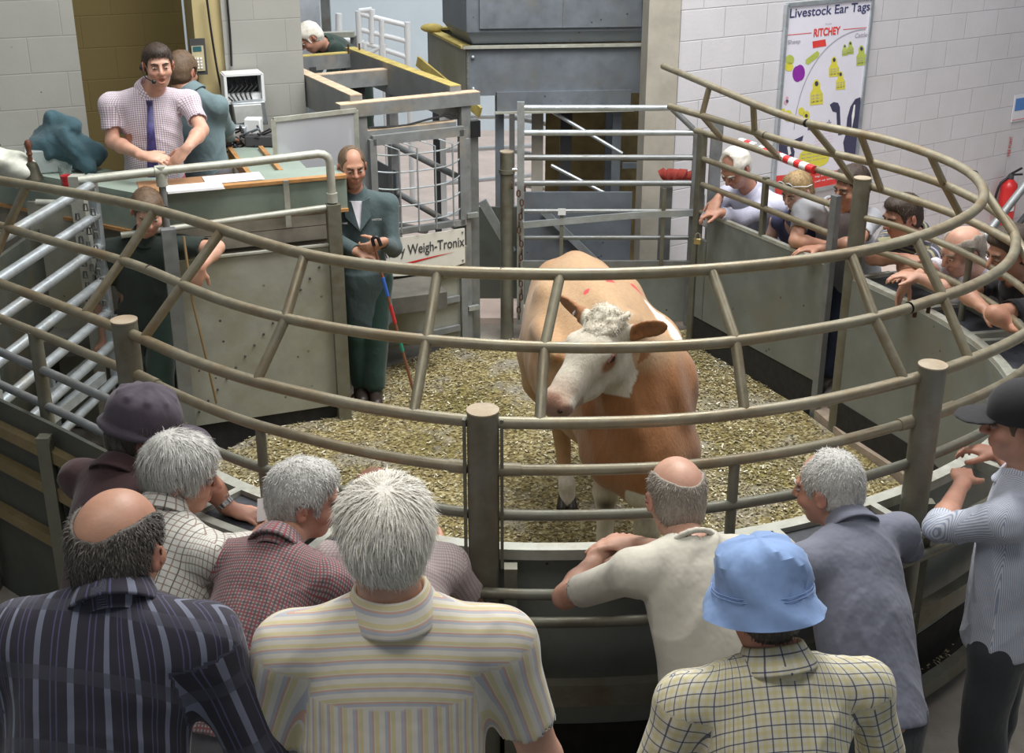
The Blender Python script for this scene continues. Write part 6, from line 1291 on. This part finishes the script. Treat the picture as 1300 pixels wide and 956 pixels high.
def jacket_and_bag():
    S = SDF(V(P(20,230,7.7))-V([.2,.4,.2]), V(P(125,150,8.3))+V([.25,.4,.3]), .009)
    c = V(G(72,222,1.632)); c = c+V([.0,.16,0])
    S.ell(c+V([-.02,0,.16]), (.20,.13,.13), k=.05); S.ell(c+V([.05,.02,.28]), (.11,.09,.07), k=.06); S.ell(c+V([.16,.0,.10]), (.13,.12,.10), k=.05); S.cap(c+V([-.18,0,.10]), c+V([.0,-.05,.22]), .05, .06, k=.04); S.cap(c+V([.05,-.08,.24]), c+V([.20,-.12,.03]), .055, .045, k=.03); S.cap(c+V([-.05,.02,.33]), c+V([.10,-.02,.27]), .045, .04, k=.03); S.ell(c+V([.12,-.10,.27]), (.03,.03,.03), k=.01, op='d')
    S.half(c+V([0,0,.002]), (0,0,-1)); S.ripple(.020, 24, 5); S.ripple(.010, 55, 6); S.half(c+V([0,0,.002]), (0,0,-1)); pv, pf = S.mesh()
    o = emit(relax(pv, pf, 1, .4), pf, 'jacket', CL['jacket'], uv=np.zeros((len(pv), 3))); tag(o, 'crumpled teal waxed jacket heaped on the side counter', 'jacket')
    S = SDF(V([-3.5,7.0,1.58]), V([-2.5,8.4,2.05]), .009); c = V(G(8,228,1.632)); S.ell(c+V([0,.05,.09]), (.15,.12,.09), k=.03); S.ell(c+V([.08,.02,.06]), (.10,.1,.06), k=.03); S.ell(c+V([-.05,.0,.15]), (.06,.06,.06), k=.03); S.ripple(.02, 38, 8); S.half(c, (0,0,-1)); pv, pf = S.mesh()
    o = emit(relax(pv, pf, 1, .3), pf, 'plastic_bag', plain('translucent white plastic', (.62,.64,.56), .35, 0, .2, 12)); tag(o, 'crumpled white plastic bag at the left end of the side counter', 'bag')
jacket_and_bag()
# ------------------------------------------------------------------ the cow
def cow():
    T = thing('cow', (.5,6.0,0), 'tan and white cow with a white face standing in the middle of the ring', 'cow')
    a0, a1 = V([.38,6.70,0]), V([.60,5.50,0]); ax = vn(a1-a0); L = V([-ax[1], ax[0], 0])  # L: own left = photo right
    if L[0] < 0: L = -L
    at = lambda t, l, z: a0+(a1-a0)*t+L*l+V([0,0,z])   # t 0 rump .. 1 shoulder
    S = SDF((-.35,4.45,-.02), (1.25,7.5,1.9), .010); RB = np.stack([L, ax, V([0,0,1.])], 1)
    S.ell(at(.42,0,.98), (.375,.72,.405), RB, k=.05); S.ell(at(.05,0,1.08), (.305,.38,.340), RB, k=.14); S.ell(at(.30,0,1.04), (.345,.42,.37), RB, k=.12); S.ell(at(.95,0,1.05), (.275,.38,.36), RB, k=.10)
    S.cap(at(-.10,0,1.34), at(1.0,0,1.35), .075, .085, k=.10)
    for sg in (1, -1):
        S.ell(at(.18,.225*sg,1.30), (.06,.09,.06), RB, k=.09); S.ell(at(-.12,.13*sg,1.18), (.11,.14,.17), RB, k=.08); S.ell(at(.0,.19*sg,.90), (.13,.22,.28), RB, k=.08)
        S.ell(at(.95,.20*sg,1.05), (.09,.19,.28), RB, k=.07); S.ell(at(1.12,.17*sg,.88), (.10,.14,.17), RB, k=.07)
        S.ell(at(.55,.33*sg,1.20), (.05,.22,.06), RB, k=.08, op='u')
    S.cap(at(-.22,0,1.30), at(-.30,0,1.22), .06, .05, k=.05)
    S.ell(at(1.22,0,.86), (.17,.17,.22), RB, k=.10)      # brisket
    poll, muz = V(P(776,417,5.26)), V(P(701,511,4.93)); fw = vn(muz-poll); up = vn(V([.10,0,1.])-fw*(V([.10,0,1.])@fw)); rt = np.cross(fw, up); HR = np.stack([rt, fw, up], 1); O = poll+fw*.13
    H = lambda x, y, z: O+rt*x+fw*y+up*z
    nb = H(0,-.17,-.09); S.cap(at(1.0,0,1.16), nb, .27, .135, k=.10); S.cap(at(1.18,0,.92), H(0,-.10,-.20), .15, .08, k=.09)
    S.cap(at(1.32,0,.78), at(1.25,-.05,1.05), .055, .06, k=.08); 
    # legs
    def leg(pts, rs, k=.05):
        for i in range(len(pts)-1): S.cap(pts[i], pts[i+1], rs[i], rs[i+1], k=k if i == 0 else .025)
    fr_k = V(P(769,622,5.66)); fl_k = V(P(822,668,5.44)); fr_h = V([fr_k[0]+.0, 5.60, .045]); fl_h = V([fl_k[0], 5.36, .045])
    leg([at(1.05,-.17,.86), fr_k+V([0,.02,.14]), fr_k, fr_k*.45+fr_h*.55, fr_h+V([0,.0,.09]), fr_h], [.115,.070,.062,.040,.046,.050]); S.ell(fr_k+V([0,-.01,0]), (.058,.060,.070), k=.03)
    leg([at(1.12,.17,.86), fl_k+V([0,.02,.14]), fl_k, fl_k*.45+fl_h*.55, fl_h+V([0,0,.09]), fl_h], [.115,.070,.062,.040,.046,.050]); S.ell(fl_k+V([0,-.01,0]), (.058,.060,.070), k=.03)
    hr_h = V([.32,6.38,.045]); hr_k = V([.285,6.62,.47]); hl_h = V([.70,6.95,.045]); hl_k = V([.66,7.08,.50])
    leg([at(.02,-.19,.85), at(.02,-.20,.70), hr_k, hr_k*.4+hr_h*.6+V([0,.01,0]), hr_h+V([0,.01,.10]), hr_h], [.17,.13,.062,.040,.046,.052]); leg([at(-.12,.19,.85), at(-.14,.20,.70), hl_k, hl_k*.4+hl_h*.6, hl_h+V([0,0,.1]), hl_h], [.17,.13,.062,.040,.046,.052])
    # head
    S.ell(H(0,.0,.0), (.112,.150,.105), HR, k=.03); S.ell(H(0,-.10,.035), (.098,.075,.075), HR, k=.04); S.cap(H(0,.06,-.005), H(0,.30,-.035), .090, .066, k=.04); S.ell(H(0,.325,-.04), (.083,.058,.066), HR, k=.03)
    S.cap(H(0,-.05,-.135), H(0,.12,-.12), .088, .070, k=.04); S.cap(H(0,.12,-.12), H(0,.27,-.09), .070, .045, k=.04)
    for sg in (1, -1):
        S.ell(H(.066*sg,-.04,-.10), (.052,.115,.105), HR, k=.04); S.ell(H(.092*sg,.03,.040), (.032,.045,.032), HR, k=.025); S.ell(H(.112*sg,.035,.018), (.016,.020,.014), HR, k=.012, op='d'); S.ell(H(.046*sg,.375,-.022), (.016,.016,.012), HR, k=.01, op='d'); S.ell(H(.05*sg,.34,-.01), (.03,.03,.025), HR, k=.02)
        # ears
        b = H(.105*sg,-.115,.02); d = vn(rt*sg*.93+up*(.50 if sg < 0 else .10)-fw*.24); nn = vn(np.cross(d, up)); RE = np.stack([d, np.cross(nn, d), nn], 1)
        S.cap(b-d*.03, b+d*.04, .036, .038, k=.03); S.ell(b+d*.115, (.105,.052,.020), RE, k=.025); fn = vn(fw*.8+up*.2); S.ell(b+d*.12+fn*.020, (.080,.034,.014), RE, k=.01, op='d')
    S.cap(H(-.05,.36,-.072), H(.05,.36,-.072), .0035, k=.004, op='d'); S.cap(H(-.078,.30,-.085), H(-.05,.36,-.073), .0035, k=.004, op='d'); S.cap(H(.078,.30,-.085), H(.05,.36,-.073), .0035, k=.004, op='d')
    X, sl = S.sub(S.lo, S.lo+S.h*S.n); n_ = .003*np.sin(X[...,0]*26+2*np.sin(X[...,2]*9))*np.sin(X[...,2]*15+X[...,1]*11); S.F[sl] += n_.astype(np.float32)
    Q_ = X; nk_ = np.clip(1-np.abs(Q_[...,1]-5.35)/.35, 0, 1)*np.clip((Q_[...,2]-.75)*3, 0, 1)*np.clip((1.45-Q_[...,2])*5, 0, 1); S.F[sl] += (.009*nk_*np.sin(Q_[...,0]*52+5*Q_[...,2]+2*np.sin(Q_[...,2]*6))).astype(np.float32)
    rb_ = np.clip(1-np.abs(Q_[...,1]-6.1)/.5, 0, 1); S.F[sl] += (.0035*rb_*np.sin(Q_[...,1]*55+Q_[...,0]*8)*np.clip((1.2-Q_[...,2])*4, 0, 1)).astype(np.float32)
    Pv, Fv = S.mesh(); Pv = relax(Pv, Fv, 2, .4)
    # coat colours; paler back and deeper neck are partly painted light and shade
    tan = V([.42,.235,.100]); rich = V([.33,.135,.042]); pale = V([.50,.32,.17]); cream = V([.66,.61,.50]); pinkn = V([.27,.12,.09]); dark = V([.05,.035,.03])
    q = Pv-O; hx, hy, hz = q@rt, q@fw, q@up; rel = Pv-a0; t = rel@ax/np.linalg.norm(a1-a0); l = rel@L; z = Pv[:, 2]
    ns = lambda s_, f_: .5*np.sin(Pv[:,0]*f_+s_)*np.sin(Pv[:,1]*f_*1.1+2*s_)+.5*np.sin(Pv[:,2]*f_*.9+s_*3+1.5*np.sin(Pv[:,0]*f_*.7))
    sm = lambda x: np.clip(x, 0, 1)[:, None]
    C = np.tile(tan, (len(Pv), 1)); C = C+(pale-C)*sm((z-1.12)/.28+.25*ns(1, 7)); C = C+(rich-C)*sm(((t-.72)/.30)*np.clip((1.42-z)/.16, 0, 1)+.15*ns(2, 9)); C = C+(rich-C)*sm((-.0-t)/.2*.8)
    def pdist(pts):
        dd = np.full(len(Pv), 9.)
        for a_, b_ in zip(pts[:-1], pts[1:]):
            a_, b_ = V(a_), V(b_); e_ = b_-a_; tt = np.clip(((Pv-a_)@e_)/(e_@e_), 0, 1); dd = np.minimum(dd, np.linalg.norm(Pv-a_-tt[:, None]*e_, axis=1))
        return dd
    C = C+(V([.85,.82,.76])-C)*sm((.030+.008*ns(8, 50)-pdist([(.73,6.26,1.31), (.78,6.18,1.27), (.84,5.98,1.25), (.91,5.80,1.15), (.93,5.70,1.0)]))/.012)    # white flash on the flank
    C = C+(cream-C)*sm((.62-z)/.10+.6*ns(4, 16))*((z < .75) & (np.abs(l) < .45) & ((t > .8)))[:, None]; C = C+(cream-C)*sm((np.where(t > .8, .40, .24)-z)/.05)
    C = C+(cream-C)*sm((z-.60)*8)*((t > 1.2) & (z < .80) & (np.abs(l) < .10+.05*ns(6, 20)))[:, None]
    face = ((hy > -.10+.02*ns(3, 30)-.07*(hz > .03)) & (np.abs(hx) < .14) & (hy < .45) & (hz > -.26))
    fm = face; C[fm] = cream*.98
    for sg in (1, -1):
        e = np.exp(-(((hx-sg*.11)/.075)**2+((hy-.055)/.080)**2+((hz+.005)/.062)**2)*1.6); C = C+(rich*.95-C)*sm(e*2.6-.9)*face[:, None]
    C = C+(pinkn-C)*sm((hy-.315+.015*ns(7, 60))/.02)*face[:, None]*(.85); C = C+(V([.45,.24,.15])-C)*sm((hy-.20)/.12*(hz > .0))[:]*face[:, None]*.6
    C = C+(rich-C)*((hy > .22) & (hz < -.06) & face)[:, None]*.55
    ear = (np.abs(hx) > .135) & (hy < .0) & (hy > -.30) & (hz > -.15) & (z > 1.35); C[ear] = rich*1.05
    for k in (fr_k, fl_k): C = C+(dark-C)*np.clip(1.6*np.exp(-(((Pv-k-V([0,-.04,-.05]))**2).sum(1)/.052**2))-.25, 0, 1)[:, None]*.9
    # red marker strokes on the back
    mk_ = (pdist([(.39,6.14,1.41), (.53,6.27,1.43)]) < .018) | (pdist([(.66,6.40,1.36), (.70,6.36,1.33)]) < .018); C[mk_] = V([.62,.05,.06])
    o = emit(Pv, Fv, 'body', None, T); me = o.data; at_ = me.attributes.new('coat', 'FLOAT_VECTOR', 'POINT'); at_.data.foreach_set('vector', C.astype(np.float32).ravel())
    m = NM('short cattle hair'); an = m.n('ShaderNodeAttribute'); an.attribute_name = 'coat'; tc = m.tex(); hf = m.noise(45, 4, .7, m.mapping(tc, scale=(1,1,.35)))
    c = m.mix(1.0, an.outputs['Vector'], m.ramp(hf, [(.3, (.80,.78,.75)), (.7, (1,1,1))]), 'MULTIPLY'); m.bump(m.noise(70, 4, .7, m.mapping(tc, scale=(1,1,.3))), .5, .008); me.materials[0] = m.fin(c, .7, 0, **{'Sheen Weight': .2})
    # eyes, forelock, hooves, ear tag, tail
    for sg in (1, -1):
        e = MB(); e.ball(H(.106*sg,.036,.018), .0225, 10); e.build('eye', plain('dark cow eye', (.025,.012,.008), .08), T)
        E = SDF(H(.105*sg,.036,.018)-.07, H(.105*sg,.036,.018)+.07, .004); E.cap(H(.115*sg,.012,.022), H(.119*sg,.036,.036), .007, k=.004); E.cap(H(.119*sg,.036,.036), H(.113*sg,.062,.022), .007, k=.004); pe, fe = E.mesh(); emit(pe, fe, 'eyelid', plain('pink eyelid', (.30,.13,.10), .5), T)
    for sg in (1, -1): MB().ball(H(.048*sg,.368,-.020), (.012,.012,.010), 8).build('nostril', plain('dark nostril', (.03,.012,.010), .4), T)
    FL = SDF(H(0,-.08,.08)-.2, H(0,-.08,.08)+.2, .006); r = np.random.default_rng(5)
    FL.ell(H(0,-.13,.075), (.085,.060,.050), HR, k=.03); FL.ell(H(0,-.05,.085), (.065,.075,.028), HR, k=.03)
    for i in range(60):
        x, y = r.uniform(-.085, .085), r.uniform(-.18, .03); zz = .095+.022*math.exp(-((y+.12)/.06)**2)-.5*abs(x)**1.5-.03*(y > -.03); c_ = H(x, y, zz-.012*(r.random() > .5)); FL.ell(c_, V([.014,.016,.011])*r.uniform(.7, 1.3), HR, k=.010)
    FL.ripple(.004, 110, 3); pf_, ff_ = FL.mesh(); exf = strands(pf_, ff_, H(0,-.1,.0), up, -fw, 3500, .022, 4, 1.2, .0009); emit(pf_, ff_, 'forelock', hairm('curly cream hair', (.42,.37,.27), (.72,.67,.56)), T, col=r.random(len(pf_)), extra=exf)
    for hh in (fr_h, fl_h, hr_h, hl_h):
        for sg in (1, -1):
            HO = SDF(hh-.12, hh+.14, .006); c_ = V([hh[0]+.026*sg, hh[1]-.015, 0.0]); HO.cap(c_+V([0,.015,.072]), c_+V([.003*sg,-.025,.016]), .025, .034, k=.01); HO.half(V([0,0,.0]), (0,0,-1)); ph, fh = HO.mesh(); emit(ph, fh, 'hoof', plain('dark hoof', (.035,.028,.022), .35, 0, .3, 20), T)
    MB().box(H(.19,-.13,.035), (.045,.006,.012), fw).build('ear_tag', M['paper'], T); MB().box(H(-.10,-.13,-.02), (.02,.006,.02), fw).build('ear_tag', M['yellowpl'], T)
    TL = MB(); TL.tube(spline([at(-.26,0,1.26), at(-.36,-.05,1.1), at(-.38,-.10,.8), at(-.36,-.08,.55)]), [.035-.02*min(1, i/12) for i in range(len(spline([at(-.26,0,1.26), at(-.36,-.05,1.1), at(-.38,-.10,.8), at(-.36,-.08,.55)])))], 10); TL.build('tail', plain('brown tail hair', (.30,.13,.05), .8, 0, .2, 30), T)
cow()
